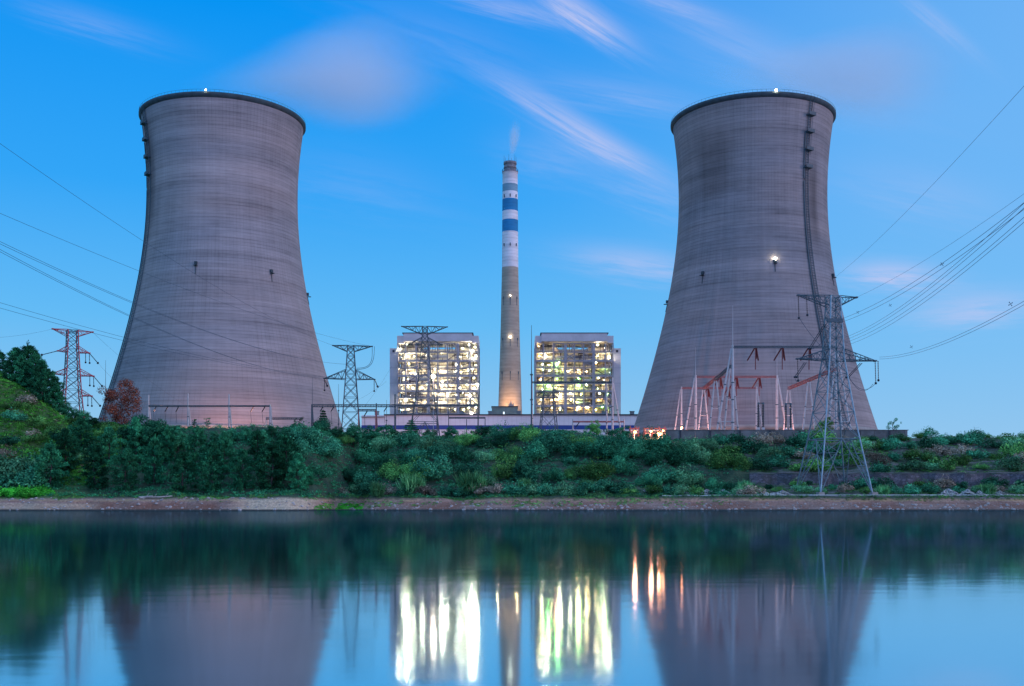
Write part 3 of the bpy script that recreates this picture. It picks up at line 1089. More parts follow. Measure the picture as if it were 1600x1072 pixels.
        for (fx_, py, r) in ((0.12, 557, 0.38), (0.93, 548, 0.36), (0.94, 560, 0.42), (0.99, 601, 0.5), (0.02, 546, 0.3), (0.1, 625, 0.36), (0.92, 646, 0.42), (0.56, 596, 0.35), (0.62, 617, 0.35), (0.9, 618, 0.4)):
            mb = MB()
            mb.ball((xl + fx_ * wd, D - 0.1, Zr(py)), r, 8, 6)
            part('lamp', mb, M['lamp_white'], t)
    return t


boiler_house(621, 747, -1, 'open steel boiler house full of white lamps, left of the chimney', 5, False)
boiler_house(837, 958, 1, 'open steel boiler house with yellow and green lamps, right of the chimney', 9, True)

# ------------------------------------------------------------------ lattice pylons
def rot2(x, y, a):
    return x * math.cos(a) - y * math.sin(a), x * math.sin(a) + y * math.cos(a)


def pylon(px, D, prof, arms, yaw, label, mats, r_leg=0.16, strings=True, zbase=None, dens_=0.95):
    """prof: [(z, half width)] up the body; arms: [(z, left, right, root height, 'top'|'low')] in world heights"""
    X = (px - 800) / FPX * D
    zb = gz(X, D) if zbase is None else zbase
    t = thing('pylon', (X, D, zb), label, 'pylon', 'lattice pylons')
    zs = [p[0] for p in prof]
    hs = [p[1] for p in prof]
    hw = lambda z: float(np.interp(z, zs, hs))

    def at(x, y, z):
        a, b = rot2(x, y, yaw)
        return Vector((X + a, D + b, z))
    corners = [(-1, -1), (1, -1), (1, 1), (-1, 1)]
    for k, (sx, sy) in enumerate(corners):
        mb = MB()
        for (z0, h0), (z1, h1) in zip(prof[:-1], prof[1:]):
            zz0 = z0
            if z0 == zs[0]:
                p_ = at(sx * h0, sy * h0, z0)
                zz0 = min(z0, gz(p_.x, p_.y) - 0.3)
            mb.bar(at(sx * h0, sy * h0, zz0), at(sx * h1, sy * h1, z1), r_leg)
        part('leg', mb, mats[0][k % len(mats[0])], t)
    # bracing in panels about as tall as wide
    mb = MB()
    z = zs[0]
    first = True
    while z < zs[-1] - 0.6:
        h = max(2 * hw(z) * (dens_ if not first else 1.0), 1.0)
        z2 = min(z + h, zs[-1])
        if zs[-1] - z2 < 0.8:
            z2 = zs[-1]
        a, b = hw(z), hw(z2)
        rb = r_leg * (0.62 if first else 0.5)
        for k in range(4):
            s, e = corners[k], corners[(k + 1) % 4]
            A, B = at(s[0] * a, s[1] * a, z), at(e[0] * a, e[1] * a, z)
            C_, D_ = at(s[0] * b, s[1] * b, z2), at(e[0] * b, e[1] * b, z2)
            if first:                       # open foot: inverted V with secondary bracing
                mid = (C_ + D_) / 2
                mb.bar(A, mid, rb)
                mb.bar(B, mid, rb)
                mb.bar(C_, D_, rb)
                for f in (0.3, 0.52, 0.74):
                    mb.bar(A.lerp(C_, f), A.lerp(mid, f), rb * 0.6)
                    mb.bar(B.lerp(D_, f), B.lerp(mid, f), rb * 0.6)
                    mb.bar(A.lerp(C_, f), A.lerp(mid, min(f + 0.22, 1)), rb * 0.6)
                    mb.bar(B.lerp(D_, f), B.lerp(mid, min(f + 0.22, 1)), rb * 0.6)
            else:
                mb.bar(A, D_, rb)
                mb.bar(B, C_, rb)
                if h > 3:
                    X1, X2 = A.lerp(D_, 0.5), A.lerp(C_, 0.5)
                    mb.bar(X2, A.lerp(D_, 0.25), rb * 0.6)
                    mb.bar(X2, C_.lerp(B, 0.25), rb * 0.6)
                mb.bar(C_, D_, rb * 0.8)
        z = z2
        first = False
    part('bracing', mb, mats[1], t)
    tips = []
    for (z, ll, lr, hh, kind) in arms:
        for s, L in ((-1, ll), (1, lr)):
            if not L:
                continue
            mb = MB()
            h0 = hw(z)
            if kind == 'top':
                za, zbm, ztip = z, z - hh, z - 0.1
            else:
                za, zbm, ztip = z + hh, z, z + 0.1
            tipw = 0.35
            ra = r_leg * 0.62
            for sy in (-1, 1):
                A, B = at(s * h0, sy * h0, za), at(s * h0, sy * h0, zbm)
                T = at(s * L, sy * tipw, ztip)
                mb.bar(A, T, ra)
                mb.bar(B, T, ra)
                n = max(3, int(L / 1.7))
                for i in range(n):
                    f0, f1 = i / n, (i + 1) / n
                    mb.bar(A.lerp(T, f0), B.lerp(T, f1) if i % 2 == 0 else B.lerp(T, f0), ra * 0.6)
                    mb.bar(B.lerp(T, f0), A.lerp(T, f1) if i % 2 else A.lerp(T, f0), ra * 0.6)
            for i in range(1, int(L)):
                f = i / int(L)
                A, B = at(s * h0, -h0, zbm), at(s * h0, h0, zbm)
                T0, T1 = at(s * L, -tipw, ztip), at(s * L, tipw, ztip)
                mb.bar(A.lerp(T0, f), B.lerp(T1, f), ra * 0.6)
            mb.box(at(s * L, 0, ztip), (0.6, 1.0, 0.35), yaw)
            arm = part('crossarm', mb, mats[2], t)
            tips.append((s, z, at(s * L, 0, ztip), arm))
    return t, tips, at


def insulator(parent, p, q, r=0.17):
    """a string of porcelain sheds from p to q"""
    p, q = Vector(p), Vector(q)
    mb = MB()
    mb.tube(p, q, r * 0.45, r * 0.45, 5)
    n = max(4, int((q - p).length / 0.42))
    for i in range(n):
        a, b = p.lerp(q, (i + 0.25) / n), p.lerp(q, (i + 0.75) / n)
        mb.tube(a, b, r, r * 0.55, 6)
    mb.ball(q, r * 2.0, 6, 4)
    return part('insulator', mb, M['black_ins'], parent)


D1 = 272.0
pyl_r, tips_r, at_r = pylon(1302, D1, [(3.6, 7.0), (17.0, 4.75), (21.9, 4.0), (37.7, 2.0), (53.4, 1.25)],
                            [(53.4, 9.4, 6.2, 2.6, 'top'), (37.4, 9.6, 11.4, 2.6, 'low')], math.radians(11),
                            'big grey lattice pylon by the lakeside road, in front of the right cooling tower',
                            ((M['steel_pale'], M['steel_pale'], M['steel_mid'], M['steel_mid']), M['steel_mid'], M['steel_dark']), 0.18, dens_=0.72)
arm = {(s, z): (p, a) for s, z, p, a in tips_r}
for (s, z, dl) in ((-1, 53.4, 5.6), (-1, 37.4, 5.4), (1, 37.4, 5.6)):
    p, a = arm[(s, z)]
    insulator(a, p, p + Vector((0.2, 0.1, -dl)))
    if s > 0 or z > 50:
        insulator(a, p + Vector((0.9 if z < 50 else 2.2, 0.5, 0.1)), p + Vector((1.0 if z < 50 else 2.4, 0.5, -dl * 0.86)))
for (fx, fz, gx, gz_) in ((-2.3, 46.4, -6.4, 40.2), (7.5, 36.9, 3.8, 33.2), (-7.6, 36.7, -10.2, 33.0)):
    for o in (0, 0.5):
        insulator(pyl_r, at_r(fx + o, 0.3, fz), at_r(gx + o, 0.3, gz_), 0.15)
mb = MB()
for (a, b_, c) in ((at_r(-9.2, 0, 47.8), at_r(-3.5, 0, 41.0), 0.4), (at_r(-6.4, 0.3, 40.2), at_r(-1.5, -1, 45), 1.6), (at_r(11.5, 0, 31.8), at_r(4.2, 0, 33.2), 2.2), (at_r(11.2, 0.6, 31.8), at_r(4.6, 0.4, 33.2), 2.5), (at_r(-9.6, 0, 32.0), at_r(-10.2, 0.3, 33.0), 0.5)):
    pts = [a.lerp(b_, i / 12) - Vector((0, 0, c * 4 * (i / 12) * (1 - i / 12))) for i in range(13)]
    mb.path(pts, 0.05, 4)
part('jumper_loop', mb, M['wire'], pyl_r)
for sx, sy in ((-1, -1), (1, -1), (1, 1), (-1, 1)):
    mb = MB()
    q = at_r(7.05 * sx, 7.05 * sy, 0)
    z_ = gz(q.x, q.y)
    mb.box((q.x, q.y, z_ + 0.1), (1.5, 1.5, 1.6), math.radians(11))
    part('footing', mb, M['concrete'], pyl_r)
mb = MB()
mb.box(at_r(-0.9, -2.6, 46.9), (4.2, 0.5, 0.9), math.radians(11))
part('tension_beam', mb, M['steel_dark'], pyl_r)

pyl_l, tips_l, at_l = pylon(113, 350, [(22.0, 3.6), (38, 2.3), (51, 1.65), (57.3, 1.5)],
                            [(57.3, 5.9, 6.2, 2.0, 'top'), (50.2, 4.4, 5.2, 1.9, 'low'), (42.8, 6.2, 6.5, 2.0, 'low'), (36.3, 5.4, 5.9, 1.8, 'low')], math.radians(33),
                            'red and grey lattice pylon rising behind the wooded hill on the left',
                            ((M['steel_red'], M['steel_red'], M['steel_red'], M['steel_dark']), M['steel_dark'], M['steel_red']), 0.17, zbase=22.0, dens_=0.8)
for s, z, p, a in tips_l:
    if z > 56:
        continue
    if s > 0:
        insulator(a, p + Vector((-1.2, 0, 0)), p + Vector((-1.2, 0, -3.0)))
        insulator(a, p, p + Vector((0.1, 0, -3.2)))
        insulator(a, p, p + Vector((2.2, 1.5, -3.0)), 0.2)
    else:
        insulator(a, p, p + Vector((-4.0, -2.5, -1.6)) if z > 45 else p + Vector((1.5, 2, -3)), 0.2)

pyl_1, tips_1, at_1 = pylon(548, 430, [(22.0, 4.4), (34, 3.3), (50.8, 2.1), (63.9, 1.2)],
                            [(63.9, 7.0, 8.4, 2.4, 'top'), (50.6, 10.4, 9.4, 3.6, 'low')], math.radians(9),
                            'dark lattice pylon in the gap between the left cooling tower and the white-lit boiler house',
                            ((M['steel_dark'],), M['steel_dark'], M['steel_dark']), 0.2, zbase=22.0)
for s, z, p, a in tips_1:
    if z < 60:
        insulator(a, p + Vector((-0.2 * s, 0, 0)), p + Vector((-0.2 * s, 0, -4.6)), 0.2)
        insulator(a, p + Vector((0, 0, 0)), p + Vector((0.9, 2, -2.6)), 0.24)
    elif s > 0:
        mb = MB()
        for o in (0, 0.9):
            e = at_1(2.2, 0, 55.0 - 0.6 * o)
            pts = [(p + Vector((o, 0, 0))).lerp(e, i / 10) + Vector((2.2 * math.sin(math.pi * i / 10), 0, -2.6 * math.sin(math.pi * i / 10))) for i in range(11)]
            mb.path(pts, 0.09, 4)
        part('jumper_loop', mb, M['wire'], pyl_1)

pyl_2, tips_2, at_2 = pylon(664, 480, [(22.0, 7.6), (40, 5.4), (56, 2.9), (74, 1.25), (79.6, 1.0)],
                            [(79.6, 10.2, 9.8, 3.6, 'top'), (71.4, 7.6, 7.6, 3.2, 'low')], math.radians(4),
                            'dark lattice pylon standing in front of the white-lit boiler house',
                            ((M['steel_dark'],), M['steel_dark'], M['steel_dark']), 0.2, zbase=22.0)
pyl_3, tips_3, at_3 = pylon(857, 450, [(22.0, 4.4), (36, 3.0), (48, 1.9)], [(47.4, 4.2, 4.2, 1.4, 'low')], math.radians(6),
                            'short grey lattice pylon in front of the boiler house with green lamps',
                            ((M['steel_dark'],), M['steel_dark'], M['steel_dark']), 0.15, zbase=22.0)


# ------------------------------------------------------------------ overhead lines
def line(p, q, sag, r, label, group='overhead wires'):
    p, q = Vector(p), Vector(q)
    pts = []
    for i in range(33):
        f = i / 32
        pts.append(p.lerp(q, f) - Vector((0, 0, sag * 4 * f * (1 - f))))
    mb = MB()
    mb.path([v for v in pts], r * 0.6, 5)
    o = mesh_obj('overhead_wire', mb, M['wire'], None, p)
    o.location = p
    return tag(o, label, 'wire', group)


# on the right, lines that leave the lakeside pylon and cross overhead towards the viewer's right
line(arm[(1, 53.4)][0], P(1640, 274, 150), 1.2, 0.04, 'thin earth wire from the top arm of the lakeside pylon to the right edge')
line(P(1296, 440, 400), P(1640, 90, 150), 2.0, 0.05, 'single thin wire climbing steeply from the right cooling tower to the right edge')
for k, (ya, yb, o) in enumerate(((503, 285, 0), (508, 296, 0.35))):
    line(P(1300, ya, 270), P(1640, yb, 125), 2.2, 0.055, ['upper', 'lower'][k] + ' wire of the twin bundle leaving the middle of the lakeside pylon')
for k, (ya, yb) in enumerate(((520, 278), (524, 286), (528, 302), (533, 310))):
    line(P(1318, ya + 8, 285), P(1640, yb + 2, 118), 2.4, 0.05, ['topmost', 'second from top', 'third from top', 'lowest'][k] + ' wire of the four-wire bundle right of the lakeside pylon')
for k, (ya, yb) in enumerate(((558, 447), (561, 453))):
    line(P(1374, ya, 272), P(1640, yb, 130), 2.0, 0.05, ['upper', 'lower'][k] + ' wire from the right arm of the lakeside pylon')


def spacer(px, py, D, label):
    mb = MB()
    c = P(px, py, D)
    for a in (0.6, 2.2):
        d = Vector((math.cos(a), 0, math.sin(a))) * 0.3
        mb.bar(c - d, c + d, 0.035)
    for a in (0.6, 2.2, 3.74, 5.34):
        mb.ball(c + Vector((math.cos(a), 0, math.sin(a))) * 0.3, 0.08, 5, 4)
    single('wire_spacer', mb, M['wire'], c, label, 'spacer', 'spacers on the overhead wires')


spacer(1340, 488, 252, 'small dark spacer on the twin bundle nearest the lakeside pylon')
spacer(1391, 477, 240, 'small dark spacer on the four-wire bundle nearest the lakeside pylon')
spacer(1472, 413, 190, 'small dark spacer where the twin and four-wire bundles cross')
spacer(1424, 542, 243, 'small dark spacer on the lower right wires close to the lakeside pylon')
spacer(1579, 475, 155, 'small dark spacer on the lower right wires near the right edge')

# on the left, lines coming from the viewer's left down to the pylons in the yard
t1 = {(s, z): p for s, z, p, a in tips_1}
line(P(-40, 196, 170), t1[(-1, 63.9)], 3.4, 0.055, 'highest thin earth wire from the left edge towards the pylon beside the left tower')
line(P(-40, 316, 175), t1[(1, 63.9)], 2.8, 0.055, 'second highest thin wire from the left edge, across the left tower')
for k, (ya, yb, o) in enumerate(((360, 586, -0.3), (364, 588, 0.3), (368, 592, -0.3), (372, 594, 0.3))):
    if k < 2:
        e = at_1(-1.8 + o, 0, 56.5)
    else:
        e = t1[(-1, 50.6)] + Vector((o, 0, 0.1))
    line(P(-40, ya - (2 if k < 2 else 0), 175), e, 4.6 if k < 2 else 4.8, 0.06, ['first', 'second', 'third', 'fourth'][k] + ' from the top of four close wires from the left edge across the left tower')
for k, ya in enumerate((461, 470)):
    line(P(-40, ya, 190), t1[(1, 50.6)] + Vector((0.5 * k, 0, 0)), 3.6, 0.055, ['upper', 'lower'][k] + ' wire of the low pair passing just above the red pylon')
tl_ = [(s, z, p) for s, z, p, a in tips_l]
line(P(-60, 528, 300), [p for s, z, p in tl_ if s < 0 and z > 57][0], 1.0, 0.04, 'faint wire from the left edge to the top arm of the red pylon')
line(P(60, 553, 340), P(-40, 575, 300), 0.6, 0.05, 'short wire leaving the left arm of the red pylon behind the hill trees')
for k, (z_, ye) in enumerate(((50.2, 640), (42.8, 668), (57.3, 600))):
    p = [p for s, z, p in tl_ if s > 0 and z == z_][0]
    line(p + (Vector((2.2, 1.5, -3.0)) if z_ < 57 else Vector((0, 0, 0))), P(232 + 30 * k, 634, 440), 1.5, 0.045, 'thin wire from the ' + ['middle', 'lower', 'top'][k] + ' right arm of the red pylon to the left yard')
line(P(604, 596, 470), P(540, 634, 445), 0.8, 0.05, 'lower thin wire slanting from the white-lit boiler house down to the left yard')
line(P(612, 572, 470), P(570, 634, 445), 0.8, 0.05, 'upper thin wire slanting from the white-lit boiler house down to the left yard')

# ------------------------------------------------------------------ switchyard gantries
def pole(t, p, q, r0, r1, mat, name='pole', bands=True):
    mb = MB()
    mb.tube(p, q, r0, r1, 10)
    o = part(name, mb, mat, t)
    if bands:
        mb = MB()
        p, q = Vector(p), Vector(q)
        for f in (0.18, 0.42, 0.6):
            a = p.lerp(q, f)
            r = r0 + (r1 - r0) * f + 0.06
            mb.tube(a, p.lerp(q, f + 0.012), r, r, 10)
        for k_ in range(1):
            part('clamp', mb, M['steel_dark'], o)
    return o


def lattice_beam(t, p, q, w, mat, name='beam', rc=0.12):
    p, q = Vector(p), Vector(q)
    d = (q - p).normalized()
    sidev = d.cross(Vector((0, 0, 1))).normalized() * w / 2
    upv = Vector((0, 0, w / 2))
    cs = [sidev + upv, -sidev + upv, -sidev - upv, sidev - upv]
    mb = MB()
    for c in cs:
        mb.bar(p + c, q + c, rc)
    n = max(3, int((q - p).length / w / 1.2))
    for i in range(n):
        a, b = p.lerp(q, i / n), p.lerp(q, (i + 1) / n)
        for k in range(4):
            c0, c1 = cs[k], cs[(k + 1) % 4]
            if i % 2:
                c0, c1 = c1, c0
            mb.bar(a + c0, b + c1, rc * 0.6)
            mb.bar(a + c0, a + c1, rc * 0.6)
    return part(name, mb, mat, t)


def red_string(parent, p, q, r=0.2):
    mb = MB()
    mb.tube(p, q, r, r, 6)
    n = int((Vector(q) - Vector(p)).length / 0.5)
    for i in range(n):
        a, b = Vector(p).lerp(Vector(q), (i + 0.2) / n), Vector(p).lerp(Vector(q), (i + 0.6) / n)
        mb.tube(a, b, r * 1.5, r, 6)
    part('insulator', mb, M['ins_red'], parent)


M['ins_red'] = plain('red brown porcelain', (0.16, 0.03, 0.035), 0.4, 0, 0.2, 1)
XL, XR = 72.0, 104.5
G0 = GROUND - 0.1


def yard_gantry(D, zbeam, pxs, label, mats, lean, spike, strings, beam_mat, r=0.5):
    xa, xb = [(p - 800) / FPX * D for p in pxs]
    t = thing('gantry', ((xa + xb) / 2, D, GROUND), label, 'gantry', 'steel gantries of the right yard')
    for x, s, mt in ((xa, -1, mats[0]), (xb, 1, mats[1])):
        pole(t, (x, D, G0), (x, D, zbeam + 0.6), r, r * 0.72, mt)
        if lean:
            pole(t, (x + s * lean, D + 0.6, G0), (x + s * 0.35, D + 0.4, zbeam - 0.4), r * 0.7, r * 0.55, mt, 'raking_leg')
            mb = MB()
            f = 0.2
            mb.bar((x + s * lean * (1 - f), D + 0.4, G0 + (zbeam - G0) * f), (x, D, G0 + (zbeam - G0) * f), 0.14)
            part('tie', mb, M['white_pole'], t)
        if spike:
            mb = MB()
            mb.tube((x, D, zbeam + 0.6), (x, D, zbeam + 0.6 + spike), 0.13, 0.04, 6)
            part('lightning_rod', mb, M['white_pole'], t)
    bm = lattice_beam(t, (xa, D, zbeam), (xb, D, zbeam), 0.6, beam_mat, 'beam', 0.075)
    for f in strings:
        c = Vector((xa + f * (xb - xa), D, zbeam - 0.4))
        red_string(bm, c, c + Vector((0, 0, -7.0)), 0.16)
        red_string(bm, c + Vector((-0.3, 0, 0)), c + Vector((-2.0, 3, -3.6)), 0.22)
        red_string(bm, c + Vector((0.3, 0, 0)), c + Vector((1.6, 3, -3.6)), 0.22)
        red_string(bm, c + Vector((0.1, 0, 0)), c + Vector((0.9, 3, -3.0)), 0.22)
    return t


yard_gantry(355, 52.6, (1145, 1306), 'tallest pale gantry of the right yard, with a spike on its left pole', (M['white_pole'], M['white_pole']), 5.6, 13, (0.22, 0.48, 0.74), M['steel_dark'], 0.5)
yard_gantry(420, 50.4, (1087, 1214), 'middle gantry of the right yard with red beam and pink-lit poles', (M['white_pole'], M['white_pole']), 5.2, 11, (0.3, 0.5, 0.78), M['steel_rust'], 0.6)
yard_gantry(465, 50.8, (1065, 1182), 'farthest gantry of the right yard, close before the cooling tower', (M['white_pole'], M['white_pole']), 4.2, 0, (0.35, 0.62), M['steel_rust'], 0.45)


def beam_row(x, Ds, zs, label, mat1, mat2):
    t = thing('beam_row', (x, Ds[0], GROUND), label, 'gantry', 'steel gantries of the right yard')
    for D, z in zip(Ds, zs):
        for s in (-1, 1):
            pole(t, (x + s * 2.6, D, G0), (x + s * 0.35, D, z - 0.7), 0.32, 0.24, M['white_pole'], 'raking_leg')
        mb = MB()
        for f in (0.2, 0.55):
            h = 2.6 - (2.25) * f
            mb.bar((x - h, D, G0 + (z - G0) * f), (x + h, D, G0 + (z - G0) * f), 0.13)
        part('tie', mb, M['white_pole'], t)
    for k in range(len(Ds) - 1):
        lattice_beam(t, (x, Ds[k], zs[k]), (x, Ds[k + 1], zs[k + 1]), 0.9, mat1 if k == 0 else mat2, 'beam', 0.07)


beam_row(XL, (357.5, 385, 409), (46.6, 45.6, 44.8), 'lattice beam on raking legs running away from the tallest gantry', M['steel_dark'], M['steel_rust'])
beam_row(XR, (352, 383, 411), (45.0, 45.0, 45.0), 'red lattice beam on raking legs just left of the lakeside pylon', M['steel_rust'], M['steel_rust'])

for k, (px, D) in enumerate(((1185, 342), (1192.5, 342), (1228, 344), (1235.5, 344))):
    p = P(px, 0, D)
    t = thing('breaker_post', (p.x, D, GROUND), ['first', 'second', 'third', 'fourth'][k] + ' from the left of the black breaker posts behind the concrete wall', 'insulator post', 'black breaker posts')
    mb = MB()
    mb.box((p.x, D, GROUND + 1.5), (0.9, 0.9, 3.2))
    part('pedestal', mb, M['white_pole'], t)
    mb = MB()
    for i in range(9):
        z = GROUND + 3.2 + i * 0.8
        mb.tube((p.x, D, z), (p.x, D, z + 0.5), 0.42, 0.3, 10)
        mb.tube((p.x, D, z + 0.5), (p.x, D, z + 0.8), 0.25, 0.25, 8)
    part('insulator', mb, M['black_ins'], t)
    mb = MB()
    mb.tube((p.x, D, GROUND + 10.45), (p.x, D, GROUND + 11.0), 0.4, 0.25, 8)
    mb.bar((p.x, D, GROUND + 10.8), (p.x + (1.4 if k % 2 == 0 else -1.4), D, GROUND + 10.8), 0.12)
    part('terminal', mb, M['steel_dark'], t)

for k, (px, py, D) in enumerate(((1300, 600, 350), (1336, 650, 350))):
    pass


def simple_gantry(D, posts, ybeam, label, mat, group, r=0.35, drops=(), beam_mat=None, w=0.7, name='gantry'):
    """posts: (px, y of the top, raking leg offset in m)"""
    xs_ = [(p[0] - 800) / FPX * D for p in posts]
    t = thing(name, (sum(xs_) / len(xs_), D, GROUND), label, 'gantry', group)
    zb = P(0, ybeam, D).z
    for x, (px, yt, lean) in zip(xs_, posts):
        pole(t, (x, D, G0), (x, D, P(0, yt, D).z), r, r * 0.6, mat)
        if lean:
            pole(t, (x + lean, D + 0.5, G0), (x + 0.25, D + 0.3, zb - 0.3), r * 0.8, r * 0.6, mat, 'raking_leg')
    bm = lattice_beam(t, (min(xs_), D, zb), (max(xs_), D, zb), w, beam_mat or M['steel_dark'], 'beam', 0.11)
    for px in drops:
        x = (px - 800) / FPX * D
        mb = MB()
        mb.tube((x, D, zb - 0.3), (x - 1.4, D + 1, zb - 2.2), 0.2, 0.2, 6)
        mb.tube((x - 1.4, D + 1, zb - 2.2), (x - 1.0, D + 1, zb - 7), 0.07, 0.07, 5)
        part('insulator', mb, M['black_ins'], bm)
    return t


LY = 'gantries of the left yard'
simple_gantry(440, [(232, 617, 1.6), (294, 615, 1.6), (358, 616, 1.6), (422, 632, 1.4)], 634.5, 'long low gantry on four white poles before the left cooling tower', M['white_pole'], LY, 0.42, (244, 262, 279, 396, 414), w=0.4)
simple_gantry(455, [(416, 652, 0), (472, 653, 0)], 654, 'small low portal with pink-lit posts at the right foot of the left tower', M['white_pole'], LY, 0.3)
simple_gantry(445, [(487, 632, 1.2), (588, 630, 0), (617, 616, 0)], 634, 'gantry running behind the pylon in the gap left of the white-lit boiler house', M['steel_dark'], LY, 0.35, (505, 522, 605), w=0.9)
simple_gantry(425, [(560, 640, 0), (587, 640, 1.2)], 641, 'short gantry with red insulators right beside the pylon in the gap', M['steel_rust'], LY, 0.26, (574,))
simple_gantry(462, [(618, 616, 0), (683, 616, 0), (747, 616, 0)], 633.5, 'dark three-post gantry in front of the white-lit boiler house', M['steel_dark'], LY, 0.34, (), w=0.6)
simple_gantry(450, [(701, 640, 0), (729, 655, 0), (758, 652, 0)], 653, 'low pipe-like gantry in front of the blue stripe of the hall', M['steel_dark'], LY, 0.26, (), w=0.4)
simple_gantry(430, [(831, 585, 0), (957, 590, 4.6)], 597.5, 'tall gantry spanning the boiler house with green lamps, right pole pink', M['white_pole'], LY, 0.5, (), w=0.5)
simple_gantry(445, [(895, 655, 0), (948, 598, 0), (975, 655, 0)], 659, 'low pink-lit gantry at the right end of the white hall', M['white_pole'], LY, 0.36, (905,), M['steel_rust'], 0.4)


def mast(px, yt, D, label, r=0.22):
    x = (px - 800) / FPX * D
    mb = MB()
    zt = P(0, yt, D).z
    mb.tube((x, D, GROUND - 0.1), (x, D, GROUND + (zt - GROUND) * 0.6), r, r * 0.6, 8)
    mb.tube((x, D, GROUND + (zt - GROUND) * 0.6), (x, D, zt), r * 0.45, r * 0.2, 6)
    for f in (0.2, 0.4, 0.6):
        z = GROUND + (zt - GROUND) * f
        mb.tube((x, D, z), (x, D, z + 0.5), r * 1.6, r * 1.6, 8)
    single('lightning_mast', mb, M['steel_dark'], (x, D, GROUND), label, 'mast', 'thin lightning masts')


mast(830.5, 508, 428, 'tall thin mast between the chimney and the boiler house with green lamps', 0.4)
mast(165, 563, 420, 'thin mast left of the left cooling tower, above the red-leaved tree')
mast(529, 600, 440, 'thin mast between the left cooling tower and the nearest dark pylon')
mast(488, 590, 442, 'thin mast before the right foot of the left cooling tower')
mast(1087.5, 540, 424, 'thin mast on the left of the right yard before the cooling tower', 0.2)
mast(604, 625, 446, 'short thin mast just left of the white-lit boiler house')

# ------------------------------------------------------------------ walls along the bank
t = thing('concrete_wall', ((47 + 122) / 2, 335, 21.5), 'long grey concrete wall on top of the bank below the right cooling tower', 'wall')
mb = MB()
xa = 47.3
rng = random.Random(8)
zt = P(0, 672.5, 335).z
while xa < 121.5:
    L = min(4.6, 121.9 - xa)
    mb.box2((xa, 335, 19.0), (xa + L - 0.12, 335.4, zt - rng.uniform(0, 0.04)))
    xa += L
part('panel', mb, M['concrete_wet'], t)
mb = MB()
mb.box2((47.1, 334.85, zt + 0.01), (122.1, 335.55, zt + 0.2))
part('coping', mb, M['concrete_wet'], t)
mb = MB()
xa = 47.3 + 4.6
while xa < 121.5:
    mb.box2((xa - 0.3, 334.8, 19.0), (xa + 0.18, 334.99, zt))
    xa += 9.2
part('pilaster', mb, M['roof_dark'], t)

m, t_, b = material('rubble stone masonry')
tc = t_.new('ShaderNodeTexCoord')
vo = t_.new('ShaderNodeTexVoronoi')
vo.inputs['Scale'].default_value = 1.5
t_.set(vo.inputs['Vector'], t_.mapping(tc.outputs['Object'], (0.8, 0.8, 1.2)))
vd = t_.new('ShaderNodeTexVoronoi', feature='DISTANCE_TO_EDGE')
vd.inputs['Scale'].default_value = 1.5
t_.set(vd.inputs['Vector'], t_.mapping(tc.outputs['Object'], (0.8, 0.8, 1.2)))
stone = t_.mix(t_.sep(vo.outputs['Color'])[0], (0.07, 0.075, 0.10, 1), (0.17, 0.165, 0.20, 1))
nz = t_.noise(tc.outputs['Object'], 0.35, 5.0)
stone = t_.mix(t_.smooth(nz, 0.45, 0.7), stone, (0.055, 0.06, 0.06, 1))
t_.set(b.inputs['Base Color'], t_.mix(t_.smooth(vd.outputs['Distance'], 0.0, 0.08), (0.05, 0.048, 0.05, 1), stone))
b.inputs['Roughness'].default_value = 0.95
M['rubble'] = m
t = thing('stone_wall', (100, 283, 6), 'low rubble stone retaining wall on the slope behind the lakeside pylon', 'wall')
mb = MB()
n = 40
X0, X1 = 62.0, 133.0
for k in range(n + 1):
    x = X0 + (X1 - X0) * k / n
    y = float(shore(x)) + 32.2
    top = 9.25 + 0.12 * math.sin(k * 1.7)
    mb.v += [(x, y - 0.35, 4.6), (x, y + 0.1, top), (x, y + 0.9, top), (x, y + 0.9, 4.6)]
    if k:
        o = 4 * k
        for j in range(3):
            mb.f.append((o - 4 + j, o + j, o + j + 1, o - 4 + j + 1))
mb.f.append((3, 2, 1, 0))
mb.f.append((4 * n, 4 * n + 1, 4 * n + 2, 4 * n + 3))
part('masonry', mb, M['rubble'], t)
mb = MB()
for k in range(n):
    x = X0 + (X1 - X0) * (k + 0.5) / n
    y = float(shore(x)) + 32.7
    mb.box((x, y, 9.47), ((X1 - X0) / n - 0.06, 1.1, 0.2))
part('coping', mb, M['concrete_wet'], t)


# heaps of pale rubble and sheeting along the road
def blob_mesh(name, seed, nu=22, nv=9):
    r = random.Random(seed)
    ph = [(r.uniform(1, 6), r.uniform(0, 6.3), r.uniform(0.05, 0.16)) for _ in range(9)]
    mb = MB()
    for j in range(nv + 1):
        f = j / nv
        for i in range(nu):
            a = 2 * math.pi * i / nu
            rad = 1 - f ** 1.3
            k = 1 + sum(c * math.sin(w_ * a + p + 3 * f * w_) for w_, p, c in ph) + r.uniform(-0.1, 0.1)
            z = (f ** 0.8) * (1 + 0.25 * math.sin(3 * a + ph[0][1])) + r.uniform(-0.09, 0.09)
            mb.v.append((rad * k * math.cos(a), rad * k * math.sin(a), max(z, -0.2) if j else -0.2))
        if j:
            for i in range(nu):
                q = (i + 1) % nu
                mb.f.append(((j - 1) * nu + i, (j - 1) * nu + q, j * nu + q, j * nu + i))
    return mb


